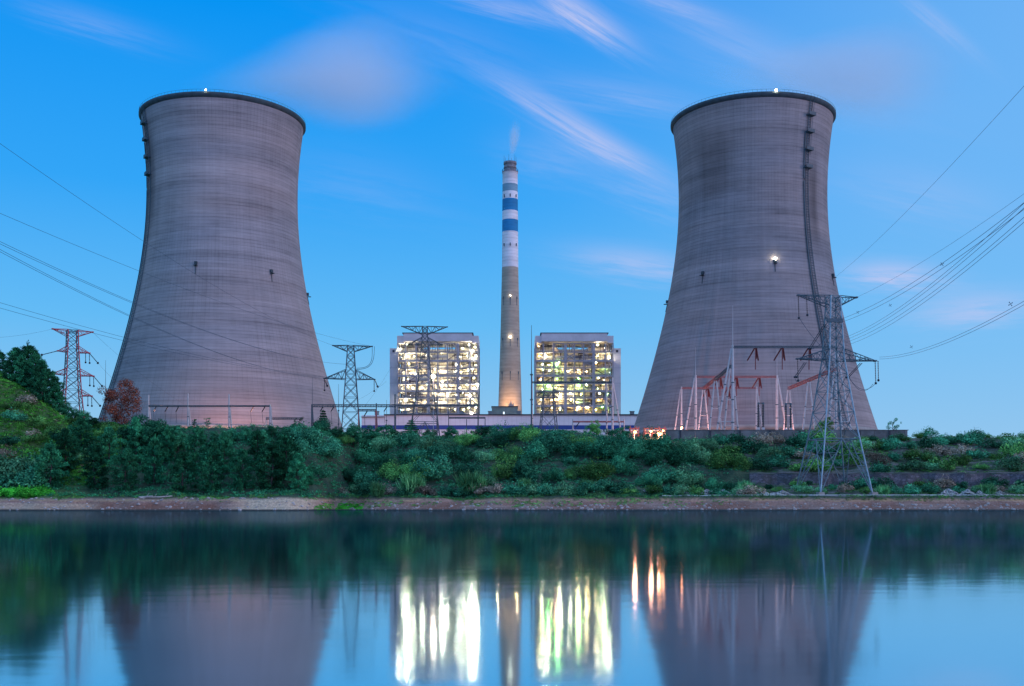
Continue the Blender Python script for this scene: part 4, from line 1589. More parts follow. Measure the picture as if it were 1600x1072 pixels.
m, t_, b = material('pale rubble and plastic sheet')
tc = t_.new('ShaderNodeTexCoord')
nz = t_.noise(tc.outputs['Object'], 3.5, 6.0, 0.7)
vo = t_.new('ShaderNodeTexVoronoi')
vo.inputs['Scale'].default_value = 6
t_.set(vo.inputs['Vector'], tc.outputs['Object'])
c_ = t_.mix(t_.smooth(nz, 0.4, 0.62), (0.12, 0.12, 0.13, 1), (0.62, 0.64, 0.62, 1))
t_.set(b.inputs['Base Color'], t_.mix(0.35, c_, vo.outputs['Color'], 'MULTIPLY'))
b.inputs['Roughness'].default_value = 0.7
HM = m
heap_meshes = [blob_mesh('rubble_heap', s) for s in (1, 2, 3, 4)]
ordn = ['first', 'second', 'third', 'fourth', 'fifth', 'sixth', 'seventh', 'eighth', 'ninth', 'tenth', 'eleventh', 'twelfth', 'thirteenth', 'fourteenth', 'fifteenth', 'sixteenth', 'seventeenth', 'eighteenth', 'nineteenth', 'twentieth']
for k, (px, wpx, hpx) in enumerate(((1016, 13, 5), (1048, 12, 6), (1072, 7, 3), (1104, 20, 7), (1131, 13, 8), (1165, 22, 8), (1194, 12, 6), (1222, 16, 7), (1483, 17, 9), (1512, 14, 8), (1530, 9, 6), (1562, 11, 5))):
    D = 267.2
    x = (px - 800) / FPX * D
    src = heap_meshes[k % 4]
    mb = MB()
    z0 = gz(x, D) - 0.05
    sx, sz = wpx / FPX * D, (hpx + 2) / FPX * D
    mb.v = [(x + v[0] * sx, D + v[1] * 1.5, z0 + v[2] * sz * 0.85) for v in src.v]
    mb.f = src.f
    where = 'left of the lakeside pylon' if k < 8 else 'right of the lakeside pylon'
    kk = k if k < 8 else k - 8
    single('rubble_heap', mb, HM, (x, D, z0), ordn[kk] + ' from left of the pale rubble heaps ' + where, 'rubble heap', 'pale rubble heaps along the road')

# ------------------------------------------------------------------ sodium-lit works at the foot of the right tower
def lamp_post(x, y, z, h, label, power, mat='lamp_sodium', rad=0.4, col=(1.0, 0.45, 0.2)):
    t = thing('lamp_post', (x, y, z), label, 'lamp', 'sodium lamps of the plant')
    mb = MB()
    mb.tube((x, y, z - 0.3), (x, y, z + h), 0.14, 0.1, 8)
    mb.tube((x, y, z + h), (x + 0.1, y - 1.2, z + h + 0.25), 0.08, 0.08, 6)
    part('pole', mb, M['steel_pale'], t)
    mb = MB()
    mb.box((x + 0.1, y - 1.2, z + h + 0.5), (0.7, 1.2, 0.22))
    part('hood', mb, M['steel_dark'], t)
    mb = MB()
    mb.ball((x + 0.1, y - 1.2, z + h + 0.1), rad, 8, 6)
    part('lamp', mb, M[mat], t)
    if power:
        d = bpy.data.lights.new('lamp_or_fill_light', 'POINT')
        d.energy = power
        d.color = col
        d.shadow_soft_size = 0.5
        o = bpy.data.objects.new('lamp_or_fill_light', d)
        COL.objects.link(o)
        o.parent = t
        o.location = (0.1, -1.2, max(h - 0.6, 1.0))
    return t


def shelter(pxa, pxb, D, ztop, label, seed):
    r = random.Random(seed)
    xa, xb = [(p - 800) / FPX * D for p in (pxa, pxb)]
    z0 = gz((xa + xb) / 2, D) - 0.4
    t = thing('pipe_rack', ((xa + xb) / 2, D, z0), label, 'pipe rack', 'lit pipe racks at the foot of the right tower')
    n = 4
    for k in range(n):
        x = xa + (xb - xa) * k / (n - 1)
        for y in (D, D + 3):
            mb = MB()
            mb.bar((x, y, z0), (x, y, ztop + r.uniform(-0.3, 0.6)), 0.14)
            part('post', mb, M['steel_rust'], t)
    mb = MB()
    for z in (z0 + (ztop - z0) * 0.55, ztop - 0.3):
        for y in (D, D + 3):
            mb.bar((xa, y, z), (xb, y, z), 0.13)
    part('rail', mb, M['steel_rust'], t)
    for z, rr in ((ztop - 0.9, 0.32), (ztop - 1.7, 0.22)):
        mb = MB()
        mb.tube((xa, D + 1.2, z), (xb, D + 1.2, z), rr, rr, 10)
        part('pipe', mb, M['lagging'], t)
    return t


shelter(985, 998, 345, P(0, 668, 345).z, 'narrow pale pipe rack glowing in lamp light at the left foot of the right tower', 2)
shelter(1008, 1041, 342, P(0, 668, 342).z, 'wide orange-lit pipe rack at the left end of the concrete wall', 3)
LP = [(991, 339, 676, 'pinkish lamp beside the narrow pale pipe rack', 2200, 0.4), (1029, 337, 679, 'bright orange lamp right of the wide pipe rack', 4000, 0.6),
      (1016, 337.5, 675, 'orange lamp left of the wide pipe rack', 1600, 0.32), (1035, 338, 674, 'small orange lamp at the right end of the wide pipe rack', 200, 0.25),
      (1064, 395, 669, 'orange lamp behind the left end of the concrete wall', 3000, 0.3)]
for (px, D, py, lab, pw, rad) in LP:
    p = P(px, py, D)
    z0 = gz(p.x, D)
    lamp_post(p.x, D, z0, max(p.z - z0, 1.2), lab, pw, 'lamp_sodium', rad, (1.0, 0.38, 0.22))
# lamps at the feet of the poles and towers, half hidden by the trees and the wall
for (px, D, h, lab, pw) in ((1040, 452, 5.0, 'pink lamp at the left foot of the right cooling tower', 30000), (1120, 396, 2.2, 'low orange lamp behind the concrete wall, under the tallest gantry', 26000), (1228, 405, 2.0, 'low orange lamp behind the concrete wall, under the red lattice beam', 14000),
                            (368, 464, 6.4, 'orange lamp under the ring beam of the left cooling tower', 20000), (300, 466, 4.5, 'orange lamp left of the columns of the left cooling tower', 15000), (450, 466, 4.5, 'orange lamp at the right foot of the left cooling tower', 15000),
                            (566, 640, 17.0, 'pink lamp at the left end of the white hall', 14000), (690, 655, 17.0, 'pink lamp before the blue stripe of the hall', 14000), (965, 450, 3.5, 'orange lamp under the pink-lit gantry at the hall end', 2600),
                            (778, 842, 0.3, 'lamp on the grey block roof left of the chimney foot', 18000), (807, 842, 0.3, 'lamp on the grey block roof right of the chimney foot', 18000), (677, 470, 34.0, 'pale pink lamp on a tall post before the white-lit boiler house', 3000), (867, 470, 24, 'small lamp on a tall post beside the short pylon', 800)):
    x = (px - 800) / FPX * D
    lamp_post(x, D, GROUND - 0.1 if D != 842 else P(0, 636, 830).z + 0.3, h, lab, pw, 'lamp_sodium' if h < 30 else 'lamp_beacon', (0.4 if D != 842 else 0.2) if h < 30 else 0.8, (1.0, 0.42, 0.34) if D < 700 else (1.0, 0.55, 0.28))


# ------------------------------------------------------------------ steam
def steam(name, c, axes, rot, dens, label, seed, bias, nsc):
    mb = MB()
    mb.ball((0, 0, 0), 1.0, 24, 12)
    m = bpy.data.materials.new(name)
    m.use_nodes = True
    t = NT(m.node_tree)
    for n in list(t.n):
        t.n.remove(n)
    tc = t.new('ShaderNodeTexCoord')
    ob = tc.outputs['Object']
    sx_, sy_, sz_ = t.sep(ob)
    kx = t.math('ADD', 0.28, t.math('MULTIPLY', t.smooth(sx_, -1.0, 0.55), 0.72))     # narrow at the rim, wide downwind
    ln = t.new('ShaderNodeVectorMath', operation='LENGTH')
    t.set(ln.inputs[0], t.comb(sx_, t.math('DIVIDE', sy_, kx), t.math('DIVIDE', sz_, kx)))
    nz = t.noise(t.mapping(ob, nsc, (0, 0, 0), (seed, 0, 0)), 1.3, 4.0, 0.55)
    rr = t.math('ADD', ln.outputs['Value'], t.math('MULTIPLY', t.math('SUBTRACT', nz, 0.5), 0.75))
    f = t.smooth(rr, 0.0, 0.95, 1.0, 0.0)
    f = t.math('MULTIPLY', f, t.smooth(sx_, 0.15, 0.98, 1.0, 0.0))
    f = t.math('MULTIPLY', f, t.smooth(t.sep(ob)[0], bias[0], bias[1], bias[2], 1.0))
    f = t.math('MULTIPLY', f, t.smooth(ln.outputs['Value'], 0.8, 0.99, 1.0, 0.0))
    v = t.new('ShaderNodeVolumePrincipled')
    v.inputs['Color'].default_value = (0.98, 0.94, 0.97, 1)
    t.set(v.inputs['Density'], t.math('MULTIPLY', f, dens))
    v.inputs['Anisotropy'].default_value = 0.0
    o = t.new('ShaderNodeOutputMaterial')
    t.l.new(v.outputs[0], o.inputs['Volume'])
    ob_ = mesh_obj(name, mb, m, None)
    ob_.location = c
    ob_.scale = axes
    ob_.rotation_euler = rot
    return tag(ob_, label, 'steam', 'steam above the plant')


steam('steam_plume', P(505, 120, 530), (84, 37, 36), (0, math.radians(-3), 0), 0.05, 'soft pinkish steam plume drifting right from the left cooling tower', 1.0, (-1.0, 0.1, 0.5), (0.5, 1.0, 1.1))
steam('steam_plume', P(1310, 118, 530), (84, 37, 36), (0, math.radians(0), 0), 0.03, 'faint violet steam plume drifting right from the right cooling tower', 5.0, (-1.0, 0.1, 0.5), (0.5, 1.0, 1.1))
steam('steam_plume', P(802, 222, 860), (24, 7, 7), (0, math.radians(-84), 0), 0.14, 'thin wisp of steam rising from the chimney top', 9.0, (-0.5, 1.0, 1.0), (0.7, 1, 1))

# ------------------------------------------------------------------ vegetation
LEAF = {
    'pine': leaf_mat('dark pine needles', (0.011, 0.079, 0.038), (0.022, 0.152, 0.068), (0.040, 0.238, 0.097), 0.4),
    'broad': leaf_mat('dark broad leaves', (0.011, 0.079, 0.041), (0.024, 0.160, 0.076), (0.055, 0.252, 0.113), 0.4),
    'shrub': leaf_mat('shrub leaves', (0.011, 0.079, 0.045), (0.028, 0.166, 0.085), (0.066, 0.273, 0.136), 0.45),
    'pale': leaf_mat('grey green leaves', (0.040, 0.149, 0.074), (0.086, 0.268, 0.124), (0.152, 0.376, 0.178), 0.3),
    'lime': leaf_mat('bright green leaves', (0.020, 0.205, 0.020), (0.050, 0.408, 0.035), (0.096, 0.420, 0.054), 0.3),
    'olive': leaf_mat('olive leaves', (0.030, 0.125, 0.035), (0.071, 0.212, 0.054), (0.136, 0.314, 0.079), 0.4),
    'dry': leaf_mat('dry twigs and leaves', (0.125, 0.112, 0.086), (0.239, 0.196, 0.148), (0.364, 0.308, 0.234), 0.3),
    'red': leaf_mat('red brown leaves', (0.099, 0.030, 0.022), (0.211, 0.059, 0.037), (0.308, 0.105, 0.056), 0.35),
    'grass': leaf_mat('hill grass', (0.023, 0.145, 0.019), (0.056, 0.244, 0.033), (0.104, 0.302, 0.052), 0.45),
    'reed': leaf_mat('reed blades', (0.045, 0.188, 0.069), (0.090, 0.297, 0.109), (0.172, 0.420, 0.167), 0.3),
}


def unit(v):
    return v / np.maximum(np.linalg.norm(v, axis=-1, keepdims=True), 1e-9)


def leaf_mesh(name, c, nrm, size, aspect, mat, rs, up=None):
    """many small diamond leaves / sprays at c, facing nrm; up: preferred long axis"""
    n = len(c)
    nrm = unit(nrm)
    ref = unit(rs.normal(size=(n, 3))) if up is None else unit(up)
    a = unit(np.cross(nrm, ref))
    b = np.cross(nrm, a)
    s = np.asarray(size).reshape(-1, 1) * np.ones((n, 1))
    if up is not None:
        a, b = b, a
    ha, hb = a * s * 0.5, b * s * 0.5 * aspect
    bend = nrm * s * rs.uniform(-0.15, 0.15, (n, 1))
    v = np.stack([c - ha, c + hb + bend, c + ha, c - hb + bend], 1).reshape(-1, 3)
    me = bpy.data.meshes.new(name)
    me.vertices.add(4 * n)
    me.vertices.foreach_set('co', v.astype(np.float32).ravel())
    me.loops.add(4 * n)
    me.loops.foreach_set('vertex_index', np.arange(4 * n, dtype=np.int32))
    me.polygons.add(n)
    me.polygons.foreach_set('loop_start', np.arange(0, 4 * n, 4, dtype=np.int32))
    me.polygons.foreach_set('loop_total', np.full(n, 4, dtype=np.int32))
    me.update(calc_edges=True)
    me.materials.append(mat)
    return me


def clump_points(rs, centres, radii, per, shell=0.55):
    cs, ns = [], []
    for c, r in zip(centres, radii):
        k = max(4, int(per * (np.mean(r) ** 2)))
        d = unit(rs.normal(size=(k, 3)))
        rad = rs.uniform(shell, 1.05, (k, 1)) ** 0.7
        cs.append(np.asarray(c) + d * rad * np.asarray(r))
        ns.append(d * 1.0 + rs.normal(size=(k, 3)) * 0.42 + np.array([0, 0, 0.15]))
    return np.concatenate(cs), np.concatenate(ns)


def limb(mb, p, q, r0, r1, rs, bend=0.1, n=5):
    p, q = np.asarray(p, float), np.asarray(q, float)
    L = np.linalg.norm(q - p)
    off = rs.normal(size=3) * bend * L
    pts, rr = [], []
    for i in range(n + 1):
        f = i / n
        pts.append(Vector(p + (q - p) * f + off * math.sin(math.pi * f)))
        rr.append(r0 + (r1 - r0) * f)
    mb.path(pts, rr, 6)


def tree_proto(name, kind, seed, H, W, mat, label, cat='tree', group=None, bark='bark', leaf=0.55, dens=26, parts=None):
    rs = np.random.RandomState(seed)
    t = thing(name, (0, 0, -500), label, cat, group)
    mb = MB()
    cen, rad = [], []
    if kind == 'pine':
        lean = rs.normal(size=2) * 0.03 * H
        limb(mb, (0, 0, -0.6), (lean[0], lean[1], H * 0.97), 0.17 + H * 0.007, 0.04, rs, 0.02, 8)
        z = H * 0.05
        while z < H * 0.97:
            f = (z / H - 0.05) / 0.95
            L = W * (0.30 + 0.75 * math.sin(math.pi * min(1, (f + 0.18) * 0.84)) ** 0.8) * (1 - f ** 3) + 0.25
            k = rs.randint(4, 6)
            a0 = rs.uniform(0, 6.3)
            for i in range(k):
                a = a0 + 6.283 * i / k + rs.uniform(-0.3, 0.3)
                l = L * rs.uniform(0.6, 1.1)
                tip = np.array([lean[0] * z / H + l * math.cos(a), lean[1] * z / H + l * math.sin(a), z + l * rs.uniform(0.12, 0.5)])
                limb(mb, (lean[0] * z / H, lean[1] * z / H, z), tip, 0.06, 0.02, rs, 0.05, 3)
                for g in (0.5, 0.78, 1.0):
                    p = np.array([0, 0, z]) * (1 - g) + tip * g + rs.normal(size=3) * 0.12
                    cen.append(p)
                    s = rs.uniform(0.55, 0.95) * (0.75 + 0.05 * H / 2)
                    rad.append((s, s, s * 0.8))
            z += H * rs.uniform(0.075, 0.115)
        cen.append(np.array([lean[0], lean[1], H]))
        rad.append((0.35, 0.35, 0.75))
        c, n = clump_points(rs, cen, rad, dens * 4.5, 0.25)
        up = (n + np.array([0, 0, 1.1]))
        me = leaf_mesh('crown', c, rs.normal(size=c.shape), rs.uniform(0.5, 1.0, len(c)) * leaf, 0.28, mat, rs, up)
    elif kind == 'cedar':
        limb(mb, (0, 0, -0.6), (0, 0, H), 0.16, 0.03, rs, 0.01, 6)
        cs, ns, us = [], [], []
        for k in range(9):
            f = k / 9
            z = H * (0.14 + 0.84 * f)
            L = W * (1 - f) ** 0.85 + 0.3
            m_ = rs.randint(7, 9)
            a0 = rs.uniform(0, 6.3)
            for i in range(m_):
                a = a0 + 6.283 * i / m_
                l = L * rs.uniform(0.75, 1.1)
                tip = np.array([l * math.cos(a), l * math.sin(a), z - 0.10 * l])
                limb(mb, (0, 0, z), tip, 0.05, 0.02, rs, 0.03, 3)
                q = int(95 * l)
                g = rs.uniform(0.15, 1.0, (q, 1))
                wd = (1.05 - g) * l * 0.35
                c = np.array([0, 0, z]) * (1 - g) + tip * g + np.concatenate([rs.normal(size=(q, 2)) * wd, rs.normal(size=(q, 1)) * 0.1], 1)
                cs.append(c)
                ns.append(np.tile([0, 0, 1.0], (q, 1)) + rs.normal(size=(q, 3)) * 0.5)
        c, n = np.concatenate(cs), np.concatenate(ns)
        me = leaf_mesh('crown', c, n, rs.uniform(0.5, 1.0, len(c)) * leaf, 0.45, mat, rs)
    else:
        hb = {'broad': 0.2, 'slim': 0.18, 'sparse': 0.42}[kind]
        limb(mb, (0, 0, -0.6), (0, 0, H * 0.62), 0.14 + H * 0.012, 0.1, rs, 0.03, 6)
        nl = {'broad': 11, 'slim': 9, 'sparse': 9}[kind]
        for i in range(nl):
            a = 6.283 * i / nl * 1.618 * 2
            f = (i + 0.5) / nl
            zz_ = H * (hb + (0.93 - hb) * f)
            l = W * (math.sin(math.pi * (0.18 + 0.74 * f)) ** 0.7) * rs.uniform(0.55, 1.0)
            tip = np.array([l * math.cos(a), l * math.sin(a), zz_])
            limb(mb, (0, 0, H * (hb * 0.7 + 0.4 * f)), tip, 0.10, 0.03, rs, 0.07, 4)
            for g in range(5 if kind != 'sparse' else 3):
                p = tip + rs.normal(size=3) * W * (0.24 if kind != 'sparse' else 0.2)
                s = W * rs.uniform(0.22, 0.42) * (1 if kind != 'sparse' else 0.62)
                cen.append(p)
                rad.append((s, s, s * 0.75))
        c, n = clump_points(rs, cen, rad, dens * 4.0, 0.4)
        me = leaf_mesh('crown', c, n, rs.uniform(0.55, 1.0, len(c)) * leaf, 0.62, mat, rs)
    part('trunk', mb, M[bark], t, True).location = (0, 0, 0)
    # trunk was modelled about the origin: shift it back into the thing's space
    tr_ = t.children[0]
    tr_.data.transform(Matrix.Translation((0, 0, -500)))
    cr = bpy.data.objects.new('crown', me)
    COL.objects.link(cr)
    cr.parent = t
    t['used'] = 0
    return t


def shrub_proto(seed, R, Hh, mat, leaf=0.42, dens=140, spiky=False, name='shrub'):
    rs = np.random.RandomState(seed)
    cen, rad = [], []
    for i in range(rs.randint(11, 16)):
        a = rs.uniform(0, 6.283)
        l = R * math.sqrt(rs.uniform(0, 1)) * 0.85
        h = Hh * rs.uniform(0.2, 0.82) * (1.05 - 0.55 * (l / R) ** 2)
        s = rs.uniform(0.28, 0.46) * min(R, Hh)
        cen.append((l * math.cos(a), l * math.sin(a), h))
        rad.append((s * 1.1, s * 1.1, s * 0.85))
    c, n = clump_points(rs, cen, rad, dens, 0.5)
    # shoots sticking out of the outline
    k = int(len(c) * 0.1)
    a = rs.uniform(0, 6.283, k)
    l = R * np.sqrt(rs.uniform(0, 1, k))
    h = Hh * rs.uniform(0.5, 1.25, k) * (1.05 - 0.6 * (l / R) ** 2)
    c2 = np.stack([l * np.cos(a), l * np.sin(a), h], 1)
    c = np.concatenate([c, c2])
    n = np.concatenate([n, rs.normal(size=(k, 3))])
    return leaf_mesh(name, c, n, rs.uniform(0.5, 1.05, len(c)) * leaf, 0.55, mat, rs)


def reed_proto(seed, mat):
    rs = np.random.RandomState(seed)
    n = 420
    a = rs.uniform(0, 6.283, n)
    l = np.abs(rs.normal(size=n)) * 0.5
    h = rs.uniform(0.6, 1.0, n) * 3.0
    d = np.stack([np.cos(a) * rs.uniform(0.1, 0.6, n), np.sin(a) * rs.uniform(0.1, 0.6, n), np.ones(n)], 1)
    c = np.stack([l * np.cos(a), l * np.sin(a), 0 * a], 1) + unit(d) * (h / 2)[:, None]
    return leaf_mesh('reed_tuft', c, rs.normal(size=(n, 3)), h, 0.05, mat, rs, d)


def ordinal(k):
    if k < len(ordn):
        return ordn[k]
    n = k + 1
    return '%d%s' % (n, 'th' if 10 <= n % 100 <= 20 else {1: 'st', 2: 'nd', 3: 'rd'}.get(n % 10, 'th'))


def plant_tree(proto, px, ytop, D, H, label, group=None, rz=0.0, wide=1.0, sink=0.0):
    """stand a copy on the bank so that its top reaches about photo row ytop"""
    x = (px - 800) / FPX * D
    z = gz(x, D) - sink
    top = P(0, ytop, D).z
    s = max((top - z) / H, 0.25)
    loc = (x, D, z)
    if not proto['used']:
        proto['used'] = 1
        proto.location = loc
        proto.rotation_euler = (0, 0, rz)
        proto.scale = (s * wide, s * wide, s)
        proto['label'] = label
        if group:
            proto['group'] = group
        return proto
    return dup(proto, loc, rz, (s * wide, s * wide, s), label, group)


def plant_mesh(name, me, x, y, sc, rz, label, cat, group, sink=0.15):
    o = bpy.data.objects.new(name, me)
    COL.objects.link(o)
    o.location = (x, y, gz(x, y) - sink)
    o.scale = sc if isinstance(sc, (tuple, list)) else (sc, sc, sc)
    o.rotation_euler = (0, 0, rz)
    return tag(o, label, cat, group)


R_ = random.Random(21)
pines = [tree_proto('pine_tree', 'pine', s, 13.0, 3.5 + 0.3 * (s % 3), LEAF['pine'], 'pine', leaf=0.85, dens=24) for s in (11, 12, 13, 14)]
broads = [tree_proto('broadleaf_tree', 'broad', s, 10.0, 3.9, LEAF['broad'], 'tree', leaf=0.55, dens=24) for s in (21, 22, 23)]
slim = tree_proto('slender_tree', 'slim', 31, 12.0, 2.3, LEAF['broad'], 'tree', leaf=0.5, dens=30)
redt = tree_proto('red_leaved_tree', 'broad', 41, 12.0, 4.9, LEAF['red'], 'tree', bark='pale_bark', leaf=0.5, dens=13)
cedar = tree_proto('cedar_tree', 'cedar', 51, 8.0, 3.3, LEAF['broad'], 'tree', leaf=0.5)
sparse = [tree_proto('sparse_tree', 'sparse', s, 7.0, 3.2, LEAF['broad'], 'tree', leaf=0.42, dens=22) for s in (61, 62)]
olive = tree_proto('olive_tree', 'broad', 71, 6.0, 3.3, LEAF['olive'], 'tree', leaf=0.45)

# the row of pines on the left shore
row = [(76, 690, 264), (104, 672, 273), (128, 652, 283), (150, 690, 264), (170, 664, 276), (196, 698, 261), (214, 655, 278), (240, 682, 266), (262, 668, 277), (286, 702, 260),
       (308, 668, 272), (330, 694, 260), (352, 678, 270), (378, 700, 259), (400, 670, 272), (422, 690, 260), (446, 676, 266), (466, 710, 260), (484, 728, 264)]
for k, (px, yt, D) in enumerate(row):
    plant_tree(pines[(k * 3 + k // 4) % 4], px, yt, D, 13.0, ordinal(k) + ' from the left of the dark pines lining the left shore', 'pines on the left shore', R_.uniform(0, 6), R_.uniform(0.85, 1.25), 0.2)
# pines on the ridge of the hill
ridge = [(2, 548, 306), (13, 562, 300), (24, 545, 307), (34, 556, 301), (45, 536, 306), (57, 553, 303), (66, 566, 299), (76, 578, 303), (85, 596, 300), (93, 612, 302)]
for k, (px, yt, D) in enumerate(ridge):
    plant_tree(pines[(k + 1) % 4], px, yt, D, 13.0, ordinal(k) + ' from the left of the pines on the hill ridge before the red pylon', 'pines on the hill ridge', R_.uniform(0, 6), R_.uniform(0.95, 1.3), 0.3)
for k, (px, yt, D) in enumerate([(104, 632, 302), (118, 640, 300), (131, 643, 301), (146, 652, 298), (222, 652, 284), (240, 660, 280), (258, 662, 286), (278, 670, 282), (346, 674, 284), (362, 671, 288), (384, 667, 286), (406, 674, 283), (424, 666, 289), (444, 672, 284), (462, 668, 292), (482, 671, 288), (498, 674, 300), (526, 668, 306), (552, 664, 312)]):
    plant_tree(broads[k % 3], px, yt, D, 10.0, ordinal(k) + ' from the left of the dark leafy trees along the top of the left bank', 'leafy trees along the top of the left bank', R_.uniform(0, 6), R_.uniform(0.9, 1.4), 0.5)
plant_tree(redt, 190, 595, 303, 12.0, 'red-leaved tree with pale trunks at the left edge of the left cooling tower', None, 0.7, 0.92, 0.5)
plant_tree(slim, 325, 652, 296, 12.0, 'tall dark slender tree standing out against the foot of the left cooling tower', None, 0.4, 1.2)
plant_tree(slim, 304, 662, 297, 12.0, 'smaller dark slender tree left of the tall one below the left cooling tower', None, 2.0, 1.2)
plant_tree(cedar, 505, 638, 322, 8.0, 'tiered dark cedar standing by the right foot of the left cooling tower', None, 0.3, 0.75)
plant_tree(cedar, 642, 654, 326, 8.0, 'low bushy cedar in front of the hall below the pylon and white lamps', None, 1.9, 1.25)
plant_tree(sparse[0], 468, 652, 322, 7.0, 'small sparse tree beside the low portal at the left tower foot', None, 0.2, 0.8)
plant_tree(olive, 928, 661, 331, 6.0, 'round olive tree in front of the right end of the white hall', None, 0.0, 0.85)
plant_tree(olive, 1289, 656, 341, 6.0, 'olive tree behind the concrete wall, seen through the lakeside pylon', None, 1.4, 0.75)
plant_tree(sparse[1], 1395, 655, 336, 7.0, 'sparse little tree at the right end of the concrete wall', None, 0.5, 0.85)
plant_tree(broads[0], 968, 668, 334, 10.0, 'dark rounded tree left of the orange-lit pipe racks', None, 0.5, 1.5, 1.5)
for k, (px, yt) in enumerate([(578, 669), (604, 666), (672, 672), (706, 668), (752, 666), (768, 667), (800, 668), (826, 665)]):
    plant_tree(broads[k % 3], px, yt, 327 + (k % 3), 10.0, ordinal(k) + ' from the left of the small trees on the bank top before the hall', 'small trees before the white hall', R_.uniform(0, 6), R_.uniform(1.2, 1.8), 1.0)

# shrubs, single ones placed in rows up the bank
SHR = {k: [shrub_proto(100 + 10 * i + j, 2.4, 2.6, LEAF[k]) for j in range(4)] for i, k in enumerate(('shrub', 'pale', 'olive', 'dry', 'lime'))}
BIG = {k: [shrub_proto(300 + 10 * i + j, 4.4, 4.6, LEAF[k], 0.5, 110) for j in range(3)] for i, k in enumerate(('shrub', 'broad', 'pale', 'olive'))}
REED = [reed_proto(s, LEAF['reed']) for s in (1, 2, 3)]
LEVELS = [('at the water edge of the middle bank', 13, 46, 26, 1.15, 0.9), ('on the lower middle bank', 26, 44, 20, 0.95, 1.05), ('half way up the middle bank', 42, 44, 20, 1.0, 1.05), ('on the upper middle bank', 58, 46, 20, 0.9, 1.0), ('along the crest of the middle bank', 69, 46, 26, 0.75, 0.75)]
for (where, d0, xe, cnt, s0, hs) in LEVELS:
    xa, xb = -57.0 if d0 > 20 else -46.0, 60.0
    for k in range(cnt):
        x = xa + (xb - xa) * (k + 0.5) / cnt + R_.uniform(-1.2, 1.2)
        y = float(shore(x)) + d0 + R_.uniform(-4, 4) * (0.35 if d0 < 20 else 1)
        s = s0 * R_.uniform(0.75, 1.25) * (0.6 if d0 > 60 and 30 < x < 52 else 1)
        if d0 > 20:
            y += R_.uniform(-3.5, 3.5)
        kind = R_.choice(['shrub', 'shrub', 'shrub', 'shrub', 'pale', 'olive']) if d0 > 20 else R_.choice(['shrub', 'shrub', 'olive', 'pale', 'dry'])
        if 20 < d0 < 68:
            src_ = R_.choice(BIG[{'shrub': R_.choice(['shrub', 'broad'])}.get(kind, kind)])
            s *= R_.uniform(0.7, 1.2)
        else:
            src_ = R_.choice(SHR[kind])
        plant_mesh('shrub', src_, x, y, (s * R_.uniform(0.9, 1.3), s, s * hs * R_.uniform(0.8, 1.2)), R_.uniform(0, 6), ordinal(k) + ' from the left of the shrubs ' + where, 'shrub', 'shrubs ' + where)
for k, (px, yb, s, wd) in enumerate([(590, 765, 1.5, 1.3), (640, 764, 1.9, 1.5), (655, 766, 1.3, 1.2), (735, 764, 2.3, 1.6), (748, 766, 1.5, 1.3), (820, 760, 1.2, 1.4), (915, 770, 1.2, 1.5), (1165, 768, 1.4, 1.4), (1380, 766, 1.3, 1.4), (1545, 764, 1.3, 1.3)]):
    D = 267 + (k % 3)
    x = (px - 800) / FPX * D
    plant_mesh('reed_tuft', REED[k % 3], x, D, (s * wd * 0.6, s * wd * 0.6, s), R_.uniform(0, 6), ordinal(k) + ' from the left of the tall pale reed tufts near the water', 'reeds', 'reed tufts near the water')
# slope of the right bank: mixed green, olive and dry shrubs with stony gaps
for (where, d0, cnt, s0) in (('beside the road on the right bank', 23, 20, 0.62), ('before the stone wall of the right bank', 28.5, 22, 0.66), ('above the stone wall of the right bank', 40, 22, 0.95), ('half way up the right slope', 54, 22, 0.95), ('high on the right slope', 69, 22, 0.95), ('along the skyline of the right bank', 84, 22, 0.85)):
    xa, xb = 60.0, 166.0
    for k in range(cnt):
        x = xa + (xb - xa) * (k + 0.5) / cnt + R_.uniform(-1.4, 1.4)
        y = float(shore(x)) + d0 + (R_.uniform(-1.2, 1.2) if d0 < 34 else R_.uniform(-5.5, 5.5))
        if 329 < y < 340 and x < 125:
            y = 331 + R_.uniform(-2, 0)
        s = s0 * R_.uniform(0.7, 1.5)
        if d0 == 84 and x < 122:
            s *= 0.6
        kind = R_.choice(['shrub', 'shrub', 'olive', 'olive', 'dry', 'pale', 'shrub'])
        s *= 1.25
        plant_mesh('shrub', R_.choice(SHR[kind]), x, y, (s * R_.uniform(0.9, 1.3), s, s * R_.uniform(0.7, 1.05)), R_.uniform(0, 6), ordinal(k) + ' from the left of the shrubs ' + where, 'shrub', 'shrubs ' + where)
# the grassy hill on the left: scattered bushes, and bright ones near the shore
for k in range(26):
    px = 2 + k * 6.8 + R_.uniform(-3, 3)
    D = R_.uniform(270, 298)
    x = (px - 800) / FPX * D
    s = R_.uniform(0.9, 1.6)
    kind = R_.choice(['pale', 'shrub', 'shrub', 'olive', 'olive', 'dry'])
    s *= 0.75
    plant_mesh('shrub', R_.choice(SHR[kind]), x, D, (s * 1.2, s, s), R_.uniform(0, 6), ordinal(k) + ' from the left of the bushes on the grassy hill', 'shrub', 'bushes on the grassy hill')
for k, (px, D, s, kind) in enumerate([(6, 266, 2.0, 'pale'), (22, 268, 2.3, 'pale'), (44, 268, 2.2, 'pale'), (62, 270, 1.9, 'pale'), (14, 262, 1.7, 'shrub'), (34, 263, 1.9, 'shrub'), (54, 264, 1.8, 'shrub')]):
    x = (px - 800) / FPX * D
    plant_mesh('shrub', SHR[kind][k % 4], x, D, (s * 1.15, s, s * 1.1), R_.uniform(0, 6), (ordinal(k) + ' from the left of the pale grey green bushes at the left edge') if kind == 'pale' else (ordinal(k - 4) + ' from the left of the dark bushes below the pale ones, left edge'), 'shrub', 'bushes at the left edge')
